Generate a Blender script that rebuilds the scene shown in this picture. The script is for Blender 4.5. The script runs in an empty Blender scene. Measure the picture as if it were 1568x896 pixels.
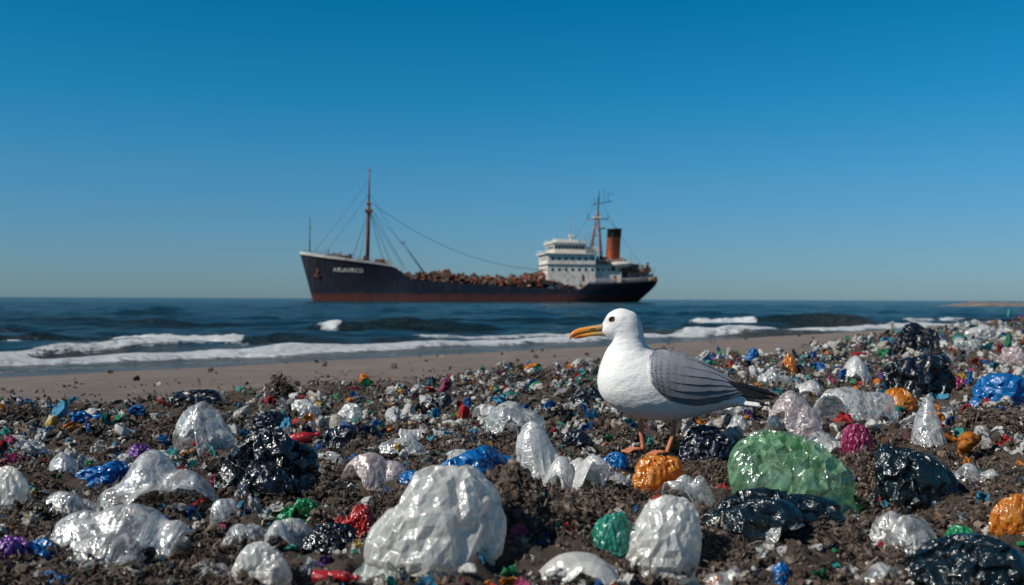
import bpy, math, random
import numpy as np
from mathutils import Vector, Matrix
from mathutils.bvhtree import BVHTree
R = math.radians
rng = np.random.default_rng(7)
random.seed(7)
scene = bpy.context.scene
CAMH = 0.46; F = 1524.0

# ------------------------------------------------------------------ helpers
def link(o):
    scene.collection.objects.link(o); return o
def fast_mesh(name, V, F_list, col=None, smooth=True, attrs=None, mats=(), midx=None):
    V = np.asarray(V, dtype=np.float32)
    me = bpy.data.meshes.new(name)
    me.vertices.add(len(V)); me.vertices.foreach_set('co', V.ravel())
    F_list = [np.asarray(f, dtype=np.int32) for f in F_list if len(f)]
    loops = np.concatenate([f.ravel() for f in F_list])
    tot = np.concatenate([np.full(len(f), f.shape[1], dtype=np.int32) for f in F_list])
    start = np.concatenate([[0], np.cumsum(tot)[:-1]]).astype(np.int32)
    me.loops.add(len(loops)); me.loops.foreach_set('vertex_index', loops)
    me.polygons.add(len(tot)); me.polygons.foreach_set('loop_start', start)
    me.polygons.foreach_set('loop_total', tot)
    me.polygons.foreach_set('use_smooth', np.full(len(tot), smooth))
    if midx is not None: me.polygons.foreach_set('material_index', np.asarray(midx, dtype=np.int32))
    me.update(calc_edges=True)
    if col is not None:
        a = me.color_attributes.new('Col', 'FLOAT_COLOR', 'POINT')
        c = np.ones((len(V), 4), dtype=np.float32); c[:, :3] = col
        a.data.foreach_set('color', c.ravel())
    for k, v in (attrs or {}).items():
        a = me.attributes.new(k, 'FLOAT', 'POINT')
        a.data.foreach_set('value', np.asarray(v, dtype=np.float32).ravel())
    for m in mats: me.materials.append(m)
    return link(bpy.data.objects.new(name, me))
def grid_faces(nr, nc):
    i = np.arange(nr-1)[:, None]*nc + np.arange(nc-1)[None, :]
    i = i.ravel()
    return np.stack([i, i+1, i+nc+1, i+nc], 1)
def ico(sub):
    import bmesh
    bm = bmesh.new(); bmesh.ops.create_icosphere(bm, subdivisions=sub, radius=1)
    V = np.array([v.co[:] for v in bm.verts]); Fc = np.array([[v.index for v in f.verts] for f in bm.faces])
    bm.free(); return V, Fc
ICO = {k: ico(k) for k in (1, 2, 3, 4, 5)}
def empty(name, loc, rot=(0, 0, 0)):
    e = bpy.data.objects.new(name, None); e.location = loc; e.rotation_euler = rot
    return link(e)
def sst(a, b, x):
    t = np.clip((x-a)/(b-a), 0, 1); return t*t*(3-2*t)
def _h(xi, yi, seed):
    h = (xi*374761393 + yi*668265263 + seed*974711) & 0xffffffff
    h = ((h ^ (h >> 13))*1274126177) & 0xffffffff
    return ((h ^ (h >> 16)) & 0xffffff)/float(0xffffff)
def vn(x, y, seed=0):
    x = np.asarray(x, dtype=np.float64); y = np.asarray(y, dtype=np.float64)
    xf = np.floor(x); yf = np.floor(y)
    xi = xf.astype(np.int64); yi = yf.astype(np.int64)
    u = x-xf; v = y-yf; u = u*u*(3-2*u); v = v*v*(3-2*v)
    return (_h(xi, yi, seed)*(1-u)+_h(xi+1, yi, seed)*u)*(1-v)+(_h(xi, yi+1, seed)*(1-u)+_h(xi+1, yi+1, seed)*u)*v
def fbm(x, y, o=3, seed=0):
    r = 0; a = .5; n = 0
    for i in range(o):
        r = r+a*vn(x*2**i+i*7.3, y*2**i-i*3.1, seed+i); n += a; a *= .5
    return r/n

# ------------------------------------------------------------------ node helpers
class NT:
    def __init__(s, name):
        s.m = bpy.data.materials.new(name); s.m.use_nodes = True
        s.t = s.m.node_tree; s.t.nodes.clear()
        s.out = s.t.nodes.new('ShaderNodeOutputMaterial')
    def n(s, typ, **kw):
        nd = s.t.nodes.new(typ)
        for k, v in kw.items(): setattr(nd, k, v)
        return nd
    def inp(s, nd, idx, v):
        if isinstance(v, bpy.types.NodeSocket): s.t.links.new(v, nd.inputs[idx])
        else: nd.inputs[idx].default_value = v
    def math(s, op, a, b=0.0, clamp=False):
        nd = s.t.nodes.new('ShaderNodeMath'); nd.operation = op; nd.use_clamp = clamp
        s.inp(nd, 0, a); s.inp(nd, 1, b); return nd.outputs[0]
    def mix(s, f, a, b, mode='MIX'):
        nd = s.t.nodes.new('ShaderNodeMix'); nd.data_type = 'RGBA'; nd.blend_type = mode
        s.inp(nd, 0, f); s.inp(nd, 6, a); s.inp(nd, 7, b); return nd.outputs[2]
    def noise(s, scale, det=3, vec=None, rough=.5, dist=0.0):
        nd = s.t.nodes.new('ShaderNodeTexNoise')
        nd.inputs['Scale'].default_value = scale; nd.inputs['Detail'].default_value = det
        nd.inputs['Roughness'].default_value = rough; nd.inputs['Distortion'].default_value = dist
        if vec is not None: s.t.links.new(vec, nd.inputs['Vector'])
        return nd.outputs['Fac']
    def coord(s, sc=(1, 1, 1), rot=(0, 0, 0), w='Object'):
        c = s.t.nodes.new('ShaderNodeTexCoord'); m = s.t.nodes.new('ShaderNodeMapping')
        m.inputs['Scale'].default_value = sc; m.inputs['Rotation'].default_value = rot
        s.t.links.new(c.outputs[w], m.inputs['Vector']); return m.outputs[0]
    def ramp(s, f, stops):
        nd = s.t.nodes.new('ShaderNodeValToRGB'); s.t.links.new(f, nd.inputs[0])
        e = nd.color_ramp.elements
        while len(e) < len(stops): e.new(.5)
        for q, (p, c) in zip(e, stops):
            q.position = p; q.color = (*c, 1) if len(c) == 3 else c
        return nd.outputs[0]
    def rng(s, f, a, b, c=0.0, d=1.0):
        nd = s.t.nodes.new('ShaderNodeMapRange'); s.inp(nd, 0, f)
        for i, v in enumerate((a, b, c, d)): nd.inputs[i+1].default_value = v
        return nd.outputs[0]
    def bump(s, h, st, dist, normal=None):
        nd = s.t.nodes.new('ShaderNodeBump'); nd.inputs['Strength'].default_value = st
        nd.inputs['Distance'].default_value = dist; s.t.links.new(h, nd.inputs['Height'])
        if normal is not None: s.t.links.new(normal, nd.inputs['Normal'])
        return nd.outputs[0]
    def pr(s, col, rough=.5, normal=None, **kw):
        nd = s.t.nodes.new('ShaderNodeBsdfPrincipled')
        s.inp(nd, 'Base Color', col if isinstance(col, bpy.types.NodeSocket) or len(col) == 4 else (*col, 1))
        s.inp(nd, 'Roughness', rough)
        if normal is not None: s.t.links.new(normal, nd.inputs['Normal'])
        for k, v in kw.items(): s.inp(nd, k.replace('_', ' '), v)
        return nd.outputs[0]
    def fin(s, sh):
        s.t.links.new(sh, s.out.inputs[0]); return s.m
    def attr(s, name, vec=False):
        nd = s.t.nodes.new('ShaderNodeAttribute'); nd.attribute_name = name
        return nd.outputs['Color' if vec else 'Fac']

def simple(name, col, rough=.5, var=.25, scale=3.0, bump=0.0, metal=0.0, dirt=None, dirt_amt=.5):
    n = NT(name); co = n.coord()
    f = n.noise(scale, 5, co, .6)
    c = n.mix(n.rng(f, .3, .7), (*[x*(1-var) for x in col], 1), (*[min(1, x*(1+var)) for x in col], 1))
    if dirt:
        g = n.rng(n.noise(scale*1.7, 6, co, .7), .5, .62)
        c = n.mix(n.math('MULTIPLY', g, dirt_amt), c, (*dirt, 1))
    nor = n.bump(n.noise(scale*4, 4, co), bump, .02) if bump else None
    return n.fin(n.pr(c, rough, nor, Metallic=metal))

# ------------------------------------------------------------------ world, sun, camera
SUN = Vector((-0.66, -0.32, 0.62)).normalized()
el = math.asin(SUN.z); az = math.atan2(SUN.x, SUN.y)
w = bpy.data.worlds.new('World'); scene.world = w; w.use_nodes = True
t = w.node_tree; bg = t.nodes['Background']
sky = t.nodes.new('ShaderNodeTexSky'); sky.sky_type = 'NISHITA'; sky.sun_disc = False
sky.sun_elevation = el; sky.sun_rotation = az % (2*math.pi)
sky.altitude = 0; sky.air_density = 1.0; sky.dust_density = 0.3; sky.ozone_density = 3.0
tc = t.nodes.new('ShaderNodeTexCoord'); sx = t.nodes.new('ShaderNodeSeparateXYZ')
t.links.new(tc.outputs['Generated'], sx.inputs[0])
rp = t.nodes.new('ShaderNodeValToRGB'); t.links.new(sx.outputs['Z'], rp.inputs[0])
els = rp.color_ramp.elements
stops = [(0.0, (.29, .46, .70)), (0.05, (.27, .48, .71)), (0.12, (.19, .55, .76)), (0.20, (.06, .59, .80)), (0.30, (.004, .57, .76)), (0.6, (.2, .42, .55))]
while len(els) < len(stops): els.new(.5)
for e, (p, c) in zip(els, stops): e.position = p; e.color = (*c, 1)
mx = t.nodes.new('ShaderNodeMix'); mx.data_type = 'RGBA'; mx.blend_type = 'MULTIPLY'; mx.inputs[0].default_value = 1
t.links.new(sky.outputs[0], mx.inputs[6]); t.links.new(rp.outputs[0], mx.inputs[7])
t.links.new(mx.outputs[2], bg.inputs['Color']); bg.inputs['Strength'].default_value = 0.107
sl = bpy.data.lights.new('sun', 'SUN'); sl.energy = 4.8; sl.angle = R(.5); sl.color = (1, .94, .84)
so = link(bpy.data.objects.new('sun', sl)); so.rotation_euler = SUN.to_track_quat('Z', 'Y').to_euler()
cam = bpy.data.cameras.new('camera'); cam.lens = 35; cam.sensor_width = 36
cam.clip_start = .05; cam.clip_end = 60000
co = link(bpy.data.objects.new('camera', cam))
co.matrix_world = Matrix.Translation((0, 0, CAMH)) @ Matrix.Rotation(R(90+.376), 4, 'X') @ Matrix.Rotation(R(.22), 4, 'Z')
cam.dof.use_dof = True; cam.dof.focus_distance = 2.85; cam.dof.aperture_fstop = 5.0
scene.camera = co
scene.view_settings.view_transform = 'Standard'

# ------------------------------------------------------------------ terrain
SEA = -0.5
GX, GY = 0.422, 2.91
def st(x, y): return (y-x)/math.sqrt(2), (x+y)/math.sqrt(2)
def edge(x, y):
    s, t_ = st(x, y)
    return 4.35 + .2*np.clip(t_-6, 0, 40) + .9*(fbm(t_/1.3, s*.4, 2, 5)-.5)
def base_z(x, y):
    s, t_ = st(x, y); se = edge(x, y)
    se2 = np.minimum(se, 9.5)
    z = np.where(s > se2, -(s-se2)/(13.1-se2)*.5, 0)
    z = np.where(s > 13.1, SEA-(s-13.1)*.05, z)
    z = np.maximum(z, -5)
    z = z + .16*sst(2.5, 11, x)*(1-sst(se2-1.2, se2+.3, s))
    return z
def mask(x, y):
    s, _ = st(x, y); se = edge(x, y)
    return 1-sst(-.22, .16, s-se+.5*(fbm(x/.25, y/.25, 2, 9)-.5))
def ground(x, y):
    x = np.asarray(x, dtype=float); y = np.asarray(y, dtype=float)
    m = mask(x, y)
    gg = 1-np.exp(-((x-GX)**2+(y-GY+.15)**2)/.36**2)
    d1 = (fbm(x/.55, y/.55, 2, 1)-.5)*.13*gg
    r = 1-np.abs(2*fbm(x/.11, y/.11, 2, 2)-1)
    d2 = (r-.6)*.055*(.15+.85*gg)
    d3 = (fbm(x/.028, y/.028, 3, 3)-.5)*.03*(.2+.8*gg)
    s, _ = st(x, y)
    sand = ((fbm(x/.6, y/.6, 3, 4)-.5)*.03+(fbm(x/.09, y/.09, 2, 14)-.5)*.014)*(1-sst(10, 13, s))
    return base_z(x, y)+m*(d1+d2+d3)+(1-m)*sand-.008*(1-gg)
def g1(x, y): return float(ground(np.array([x]), np.array([y]))[0])

u = np.linspace(-1, 1, 800); xs = .5+2.4*u + 3.5*np.sign(u)*np.abs(u)**5 + 3000*np.sign(u)*np.abs(u)**40 + 25*np.sign(u)*np.abs(u)**12
ys = np.concatenate([-np.geomspace(3000, 1, 30), np.linspace(-.9, 1.25, 30), 1.3*np.exp(np.linspace(0, math.log(40/1.3), 680)), np.geomspace(41, 3000, 60)])
X, Y = np.meshgrid(xs, ys)
Z = ground(X, Y)
S, T = st(X, Y)
n = NT('beach_material'); cw = n.coord()
mk = n.attr('mask'); wet = n.attr('wet')
nf = n.noise(60, 6, cw, .7); nf2 = n.noise(3, 4, cw)
sandc = n.mix(n.rng(nf2, .35, .65), (.17, .13, .104, 1), (.235, .182, .146, 1))
sandc = n.mix(n.rng(nf, .3, .7, 0, .35), sandc, (.11, .088, .074, 1))
spk = n.rng(n.noise(14, 5, cw, .7), .60, .68)
sandc = n.mix(n.math('MULTIPLY', spk, .6), sandc, (.07, .05, .04, 1))
sandc = n.mix(wet, sandc, (.07, .06, .054, 1))
dirtc = n.ramp(n.noise(70, 8, cw, .8), [(.3, (.018, .012, .009)), (.48, (.060, .042, .030)), (.62, (.105, .077, .058)), (.75, (.20, .155, .12))])
colr = n.mix(mk, sandc, dirtc)
rgh = n.math('SUBTRACT', .9, n.math('MULTIPLY', wet, .65))
nb = n.bump(n.noise(120, 6, cw, .85), .9, .012)
beach_mat = n.fin(n.pr(colr, rgh, nb))
wetv = sst(10.6, 12.8, S + .6*(fbm(T/2, S/2, 2, 12)-.5))
beach = fast_mesh('beach', np.stack([X, Y, Z], -1).reshape(-1, 3), [grid_faces(len(ys), len(xs))],
                  attrs={'mask': mask(X, Y), 'wet': wetv}, mats=[beach_mat])

# ------------------------------------------------------------------ sea
u = np.linspace(-1, 1, 700)
xs = 24*u + 40*np.sign(u)*np.abs(u)**5 + 400*np.sign(u)*np.abs(u)**20 + 30000*np.sign(u)*np.abs(u)**60
ys = np.concatenate([-np.geomspace(20000, 10, 20), np.linspace(-8, 8.9, 30), np.linspace(9, 46, 560), 46.2*np.exp(np.linspace(0, math.log(30000/46.2), 300))])
X, Y = np.meshgrid(xs, ys); S, T = st(X, Y)
amp = sst(13, 19, S)*(1-sst(200, 500, Y))
Z = np.zeros_like(X)
r2 = np.random.default_rng(3)
for i in range(24):
    L = r2.uniform(.4, 6.0); a = R(90+r2.normal(0, 32)); k = 2*math.pi/L
    ph = r2.uniform(0, 7)+2.5*fbm(X/5, Y/5, 2, 40+i)
    Z += .0075*L**.75*np.sin(k*(X*math.cos(a)+Y*math.sin(a))+ph)
Z *= amp
Z += amp*.07*(1-np.abs(2*fbm(X/1.6, Y/.9, 3, 45)-1)-.6)
foam = np.zeros_like(X)
def swell(x0, x1, yc, slope, H, f0=None, f1=None, wf=.32, wb=1.3):
    global Z, foam
    yl = yc+slope*(X-(x0+x1)/2)+.45*(fbm(X/1.5, X*0, 3, int(yc*10))-.5)
    e = sst(x0-1.2, x0+1.2, X)*(1-sst(x1-1.2, x1+1.2, X))
    e = e*(.75+.5*fbm(X/.6, X*0+3, 3, int(yc*7)))
    d = Y-yl
    p = np.where(d < 0, np.exp(-(d/wf)**2), np.exp(-(d/wb)**2))
    Z += H*e*p
    if f0 is not None:
        fe = sst(f0-.6, f0+.6, X)*(1-sst(f1-.3, f1+.2, X))
        q = fe*np.where(d < 0, np.exp(-(d/(wf*1.7))**2), np.exp(-(d/.4)**2))
        foam = np.maximum(foam, q*1.5); Z += q*.09*(fbm(X/.12, Y/.12, 3, 49)-.3)
        foam = np.maximum(foam, .42*fe*np.exp(-((d+1.1)/.9)**2))
swell(-13, -4.6, 20.6, .03, .27, -8.2, -5.5)
swell(-12, -9, 19.6, .1, .12, -11.5, -9.5)
swell(-6.0, -0.6, 29.3, 0.0, .24, -5.6, -5.0)
swell(6.3, 13, 35.5, 0, .42, 6.4, 8.7, .5, 1.6)
swell(-16, -8, 33, 0.05, .16); swell(12, 22, 44, 0.05, .2); swell(-4, 5, 40, 0, .18); swell(-22, -10, 52, 0, .24); swell(2, 9, 27, 0.1, .14); swell(0, 14, 58, 0, .28); swell(-12, -3, 25, -.05, .12); swell(-30, -5, 75, .03, .3)
sl0 = 15.1+1.5*(fbm(T/3.2, T*0, 4, 61)-.5)+.05*np.clip(3-T, 0, 10)
wl = .30+1.0*fbm(T/1.3, T*0, 3, 62)**1.5
d = S-sl0
foam = np.maximum(foam, np.where(d < 0, np.exp(-(d/wl)**2), np.exp(-(d/.3)**2))*(.85+.35*fbm(T/.8, T*0, 3, 64)))
Z += .10*np.where(d < 0, np.exp(-(d/.25)**2), np.exp(-(d/.9)**2))*(.6+.7*fbm(T/.7, S/.4, 2, 65))
sl1 = 13.45+.6*(fbm(T/2.2, T*0, 4, 66)-.5)
foam = np.maximum(foam, .50*np.exp(-((S-sl1)/.14)**2))
sl2 = 17.4+1.8*(fbm(T/4, T*0, 4, 67)-.5); d = S-sl2
foam = np.maximum(foam, .85*np.where(d < 0, np.exp(-(d/.6)**2), np.exp(-(d/.25)**2))*sst(.42, .6, fbm(T/3, T*0, 3, 68)))
Z += .08*np.where(d < 0, np.exp(-(d/.25)**2), np.exp(-(d/.9)**2))
foam = np.maximum(foam, .33*sst(13.2, 13.8, S)*(1-sst(14.6, 15.4, S))*(.6+.8*fbm(T/1.2, S/.5, 3, 69)))
Z += SEA+.004
n = NT('sea_material')
fo = n.attr('foam')
a = n.noise(2.0, 8, n.coord((1, 1.7, 1)), .70); b = n.noise(9, 5, n.coord((1, 1.6, 1)), .65); c = n.noise(.28, 5, n.coord((1, 2.4, 1)), .65)
nb = n.bump(a, 1.0, .42); nb = n.bump(b, .8, .08, nb); nb = n.bump(c, .9, 1.6, nb)
fn = n.noise(5, 9, n.coord((1, 1, 1)), .78, .7)
ff = n.math('ADD', fo, n.math('MULTIPLY', n.math('SUBTRACT', fn, .5), 2.2))
ff = n.rng(ff, .50, .82)
ff = n.math('MULTIPLY', ff, n.rng(fo, .06, .25))
shal = n.attr('shallow')
wc = n.mix(shal, (.008, .027, .034, 1), (.085, .09, .08, 1))
water = n.pr(wc, .15, nb, IOR=1.33)
foamsh = n.pr(n.mix(n.rng(fn, .4, .6), (.52, .54, .55, 1), (.80, .82, .82, 1)), .8, n.bump(fn, 1, .12))
ms = n.n('ShaderNodeMixShader'); n.inp(ms, 0, ff); n.inp(ms, 1, water); n.inp(ms, 2, foamsh)
sea_mat = n.fin(ms.outputs[0])
shallow = 1-sst(13.2, 19, S)
sea = fast_mesh('sea', np.stack([X, Y, Z], -1).reshape(-1, 3), [grid_faces(len(ys), len(xs))],
                attrs={'foam': foam, 'shallow': shallow}, mats=[sea_mat])

u = np.linspace(0, 1, 160); v = np.linspace(-1, 1, 24); U, V = np.meshgrid(u, v)
XX = 72+190*U; YY = 172+V*9+60*U
HH = (1-V**2)*(.5+.9*fbm(U*60, V*2, 3, 71))*sst(0, .05, U)*1.0-.25
sp = NT('sand_spit_material'); cc = sp.coord()
spm = sp.fin(sp.pr(sp.mix(sp.rng(sp.noise(.6, 5, cc), .4, .6), (.24, .185, .15, 1), (.10, .085, .075, 1)), .9))
fast_mesh('sand_spit', np.stack([XX, YY, SEA+HH], -1).reshape(-1, 3), [grid_faces(24, 160)], mats=[spm])

# ------------------------------------------------------------------ mesh builder
class MB:
    def __init__(s): s.v = []; s.f = []; s.m = []; s.sm = []
    def add(s, V, Fs, m=0, sm=False):
        o = len(s.v); s.v += [tuple(map(float, p)) for p in V]
        for f in Fs: s.f.append([int(i)+o for i in f]); s.m.append(m); s.sm.append(sm)
    def box(s, a, b, m=0):
        (x0, y0, z0), (x1, y1, z1) = a, b
        V = [(x0, y0, z0), (x1, y0, z0), (x1, y1, z0), (x0, y1, z0), (x0, y0, z1), (x1, y0, z1), (x1, y1, z1), (x0, y1, z1)]
        s.add(V, [(0, 3, 2, 1), (4, 5, 6, 7), (0, 1, 5, 4), (1, 2, 6, 5), (2, 3, 7, 6), (3, 0, 4, 7)], m)
    def tube(s, pts, rad, m=0, seg=8, cap=True):
        pts = [Vector(p) for p in pts]
        if not hasattr(rad, '__len__'): rad = [rad]*len(pts)
        rings = []; ra = None
        for i, p in enumerate(pts):
            d = (pts[min(i+1, len(pts)-1)]-pts[max(i-1, 0)]).normalized()
            if ra is None: a = d.to_track_quat('Z', 'Y') @ Vector((1, 0, 0))
            else: a = (ra-d*ra.dot(d)).normalized()
            b = d.cross(a); ra = a
            rings.append([p+(a*math.cos(2*math.pi*j/seg)+b*math.sin(2*math.pi*j/seg))*rad[i] for j in range(seg)])
        V = [p for r in rings for p in r]; Fs = []
        for i in range(len(rings)-1):
            for j in range(seg):
                k = (j+1) % seg; Fs.append((i*seg+j, i*seg+k, (i+1)*seg+k, (i+1)*seg+j))
        if cap: Fs += [tuple(range(seg))[::-1], tuple(range((len(rings)-1)*seg, len(rings)*seg))]
        s.add(V, Fs, m, True)
    def obj(s, name, mats, parent=None):
        me = bpy.data.meshes.new(name); me.from_pydata(s.v, [], s.f)
        me.polygons.foreach_set('material_index', s.m); me.polygons.foreach_set('use_smooth', s.sm)
        for m in mats: me.materials.append(m)
        me.update(); o = link(bpy.data.objects.new(name, me))
        if parent: o.parent = parent
        return o

# ------------------------------------------------------------------ cargo ship
K = 330/F
def P(px, py, y=0.0): return ((px-740)*K, y, (460-py)*K)
ship = empty('cargo_ship', (-9.5, 330, SEA), (0, 0, R(9)))
n = NT('ship_hull_paint'); cw = n.coord(); sep = n.n('ShaderNodeSeparateXYZ'); n.t.links.new(cw, sep.inputs[0])
zz = n.math('ADD', sep.outputs[2], n.math('MULTIPLY', n.math('SUBTRACT', n.noise(.35, 5, cw, .65), .5), 2.2))
streak = n.rng(n.noise(1.3, 7, n.coord((1, 1, .10)), .75), .50, .62)
navy = n.mix(n.rng(n.noise(.15, 4, cw), .3, .7), (.003, .007, .018, 1), (.007, .015, .033, 1))
navy = n.mix(n.math('MULTIPLY', streak, .45), navy, (.095, .032, .016, 1))
red = n.mix(streak, (.10, .026, .018, 1), (.035, .016, .013, 1))
hull_m = n.fin(n.pr(n.mix(n.rng(zz, 2.0, 2.9, 1, 0), navy, red), .5))
white_m = simple('ship_white_paint', (.76, .71, .62), .55, .08, .6, dirt=(.30, .16, .09), dirt_amt=.6)
rust_m = simple('ship_rust', (.22, .07, .03), .8, .5, 1.5)
dark_m = simple('ship_dark', (.02, .02, .022), .5, .3, 1)
glass_m = simple('ship_window_glass', (.02, .028, .035), .15, .2, 1)
orange_m = simple('ship_funnel_orange', (.62, .13, .04), .55, .15, .6, dirt=(.10, .035, .02), dirt_amt=.6)
grey_m = simple('ship_grey', (.22, .22, .21), .6, .3, 1, dirt=(.16, .07, .04), dirt_amt=.8)
MATS = [hull_m, white_m, rust_m, dark_m, glass_m, orange_m, grey_m]
SX = [464, 500, 560, 594, 602, 608, 616, 650, 760, 860, 889, 894, 940, 990, 1016]
SY = [386, 392, 400, 405, 408, 416, 425, 430, 436, 440, 440, 430, 429.5, 427, 423.5]
def sheer(px): return np.interp(px, SX, SY)
us = np.unique(np.concatenate([np.linspace(0, .14, 16), np.linspace(.14, .88, 90), np.linspace(.88, 1, 24)]))
rows = np.array([0, .08, .16, .25, .35, .45, .55, .65, .75, .84, .91, .95, 1.0])
def breadth(u, v):
    ft = np.sin(np.pi/2*np.clip(u/.20, 0, 1))**.8; fb = np.sin(np.pi/2*np.clip(u/.36, 0, 1))**1.25
    at = np.clip(1-(1-np.clip((1-u)/.10, 0, 1))**2.2, 0, 1)**.5; ab = np.sin(np.pi/2*np.clip((1-u)/.26, 0, 1))**1.1
    v2 = v**1.3
    return 8.6*np.minimum(fb*(1-v2)+ft*v2, ab*(1-v2)+at*v2)
def hullpt(u, v):
    pt = sheer(464+552*u); py = 470+(pt-470)*v
    bx = np.interp(py, [386, 460, 470], [464, 484, 487]); sx_ = np.interp(py, [424, 434, 446, 460, 470], [1016, 1013, 1000, 984, 978])
    px = bx+(sx_-bx)*u
    return (px-740)*K, breadth(u, v), (460-py)*K
U, Vv = np.meshgrid(us, rows)
hx, hb, hz = hullpt(U, Vv)
gf = grid_faces(len(rows), len(us)); N = len(us)*len(rows)
port = np.stack([hx, -hb, hz], -1).reshape(-1, 3); stbd = np.stack([hx, hb, hz], -1).reshape(-1, 3)
midx = []
for f in gf:
    r_ = f[0]//len(us); c_ = f[0] % len(us); px = 464+552*us[c_]
    midx.append(1 if (r_ == len(rows)-2 and px < 604) else (6 if (r_ == len(rows)-2 and px > 893) else 0))
zt = hz[-1]-1.0
dl = np.stack([hx[-1], -hb[-1]*.985, zt], -1); dr = np.stack([hx[-1], hb[-1]*.985, zt], -1)
o2 = 2*N; c = len(us)
df = np.array([[o2+i, o2+i+1, o2+c+i+1, o2+c+i] for i in range(c-1)])
allF = np.concatenate([gf, (gf+N)[:, ::-1], df])
hull = fast_mesh('hull', np.concatenate([port, stbd, dl, dr]), [allF], mats=MATS, midx=midx+midx+[2]*len(df))
hull.parent = ship
bvh = BVHTree.FromPolygons([tuple(p) for p in port], [tuple(f) for f in gf])
cu = bpy.data.curves.new('ship_name', 'FONT'); cu.body = 'ATLANTICO'; cu.size = 2.3; cu.resolution_u = 2; cu.offset = .03
to = bpy.data.objects.new('tmp', cu); link(to)
dg = bpy.context.evaluated_depsgraph_get(); tm = bpy.data.meshes.new_from_object(to.evaluated_get(dg))
bpy.data.objects.remove(to)
ox, _, oz = P(514, 416)
for v in tm.vertices:
    x_, z_ = ox+v.co.x*.74, oz+v.co.y*.8-.12*v.co.x*.78*.35
    h = bvh.ray_cast(Vector((x_, -30, z_)), Vector((0, 1, 0)))[0]
    v.co = (x_, (h.y if h else -8)-.15, z_)
tm.materials.clear(); tm.materials.append(white_m)
no = link(bpy.data.objects.new('ship_name', tm)); no.parent = ship

def pbox(b, x0, x1, yt, yb, hw, m):
    b.box(P(x0, yb, -hw), P(x1, yt, hw), m)
b = MB()
pbox(b, 833, 907, 387, 441, 7.6, 1)
pbox(b, 829, 913, 385.2, 387, 8.3, 1)
pbox(b, 831, 910, 402.2, 403.2, 7.9, 6)
pbox(b, 843, 893, 370.5, 385.2, 6.8, 1)
pbox(b, 840, 897, 368.6, 370.5, 7.4, 1)
pbox(b, 849, 884, 364.8, 368.6, 4.5, 1)
pbox(b, 893, 916, 375, 385.2, 4.6, 1)
pbox(b, 907, 950, 402, 431, 6.0, 1)
pbox(b, 905, 962, 400.3, 402, 7.0, 6)
pbox(b, 926, 960, 393, 400.3, 4.0, 6)
pbox(b, 962, 996, 413, 431, 5.0, 6)
pbox(b, 950, 999, 411.5, 413, 6.0, 2)
hs = b.obj('superstructure', MATS, ship)
b = MB()
for r_, (yy, s_) in enumerate([(394, 2.2), (410.5, 2.2)]):
    for i in range(7):
        px = 839+i*10.3
        b.box(P(px, yy+s_, -7.65), P(px+3.8, yy-s_, -7.58), 4)
        if i < 6: b.box(P(832.8, yy+s_, -6.4+i*2.2), P(833.1, yy-s_, -5.4+i*2.2), 4)
for i in range(9): b.box(P(845+i*5.3, 379.5, -6.86), P(848.8+i*5.3, 374.3, -6.78), 4)
for i in range(7): b.box(P(842.7, 379.5, -6.2+i*1.8), P(843.1, 374.3, -4.9+i*1.8), 4)
for i in range(5): b.box(P(912+i*8.5, 412, -6.06), P(914.8+i*8.5, 408, -5.97), 4)
for px in (886, 938): b.box(P(px, 428 if px < 900 else 429, -7.66 if px < 900 else -6.06), P(px+4, 419, -7.55 if px < 900 else -5.9), 2)
for i in range(3): b.box(P(967+i*9, 421, -5.06), P(970+i*9, 417, -4.97), 4)
b.obj('windows', MATS, ship)
b = MB()
seg = 24
def ell(px, py, rx, ry): return [(P(px, py)[0]+rx*math.cos(2*math.pi*j/seg), ry*math.sin(2*math.pi*j/seg), P(px, py)[2]) for j in range(seg)]
lv = [(943, 404, 2.35, 2.0), (945.4, 358.5, 2.35, 2.0), (945.4, 358.4, 2.42, 2.07), (946.3, 347, 2.42, 2.07), (946.3, 346.9, 2.6, 2.2), (946.4, 345, 2.6, 2.2), (946.4, 345, 2.1, 1.8), (946.3, 349, 2.0, 1.7)]
V = [p for l in lv for p in ell(*l)]
b.add(V, [], 0)
for i in range(len(lv)-1):
    for j in range(seg):
        k = (j+1) % seg
        b.f.append([i*seg+j, i*seg+k, (i+1)*seg+k, (i+1)*seg+j]); b.m.append(5 if i == 0 else 3); b.sm.append(True)
b.f.append(list(range(7*seg, 8*seg))); b.m.append(3); b.sm.append(False)
b.tube([P(938, 402, -2.2), P(940.5, 352, -2.5)], .14, 3, 6)
b.obj('funnel', MATS, ship)
b = MB()
b.tube([P(564, 402), P(565.5, 325), P(566, 310)], [.66, .55, .45], 2, 12)
b.tube([P(566, 310), P(566.3, 280), P(566.5, 257)], [.32, .24, .14], 2, 8)
b.box(P(560, 326, -1.5), P(571, 322, 1.5), 2); b.box(P(562, 314, -.9), P(570, 312, .9), 2)
b.tube([P(566, 318, -3), P(566, 318, 3)], .18, 2, 6)
b.tube([P(563, 263), P(570, 263)], .1, 3, 6)
b.tube([P(479, 386), P(479, 335)], [.18, .1], 3, 6)
b.tube([P(476.5, 350), P(481.5, 350)], .1, 3, 6)
b.tube([P(617, 371, -1), P(650, 418, -2)], [.14, .24], 3, 6)
b.tube([P(614, 373, -1), P(621, 370, -1)], .16, 3, 6)
def wire(p, q, sag=0, r=.055, nseg=10):
    p = Vector(p); q = Vector(q)
    b.tube([p.lerp(q, i/nseg)-Vector((0, 0, sag*4*(i/nseg)*(1-i/nseg))) for i in range(nseg+1)], r, 3, 5)
wire(P(566, 276), P(487, 384), .5); wire(P(564, 300), P(500, 388, 0), .6)
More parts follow.
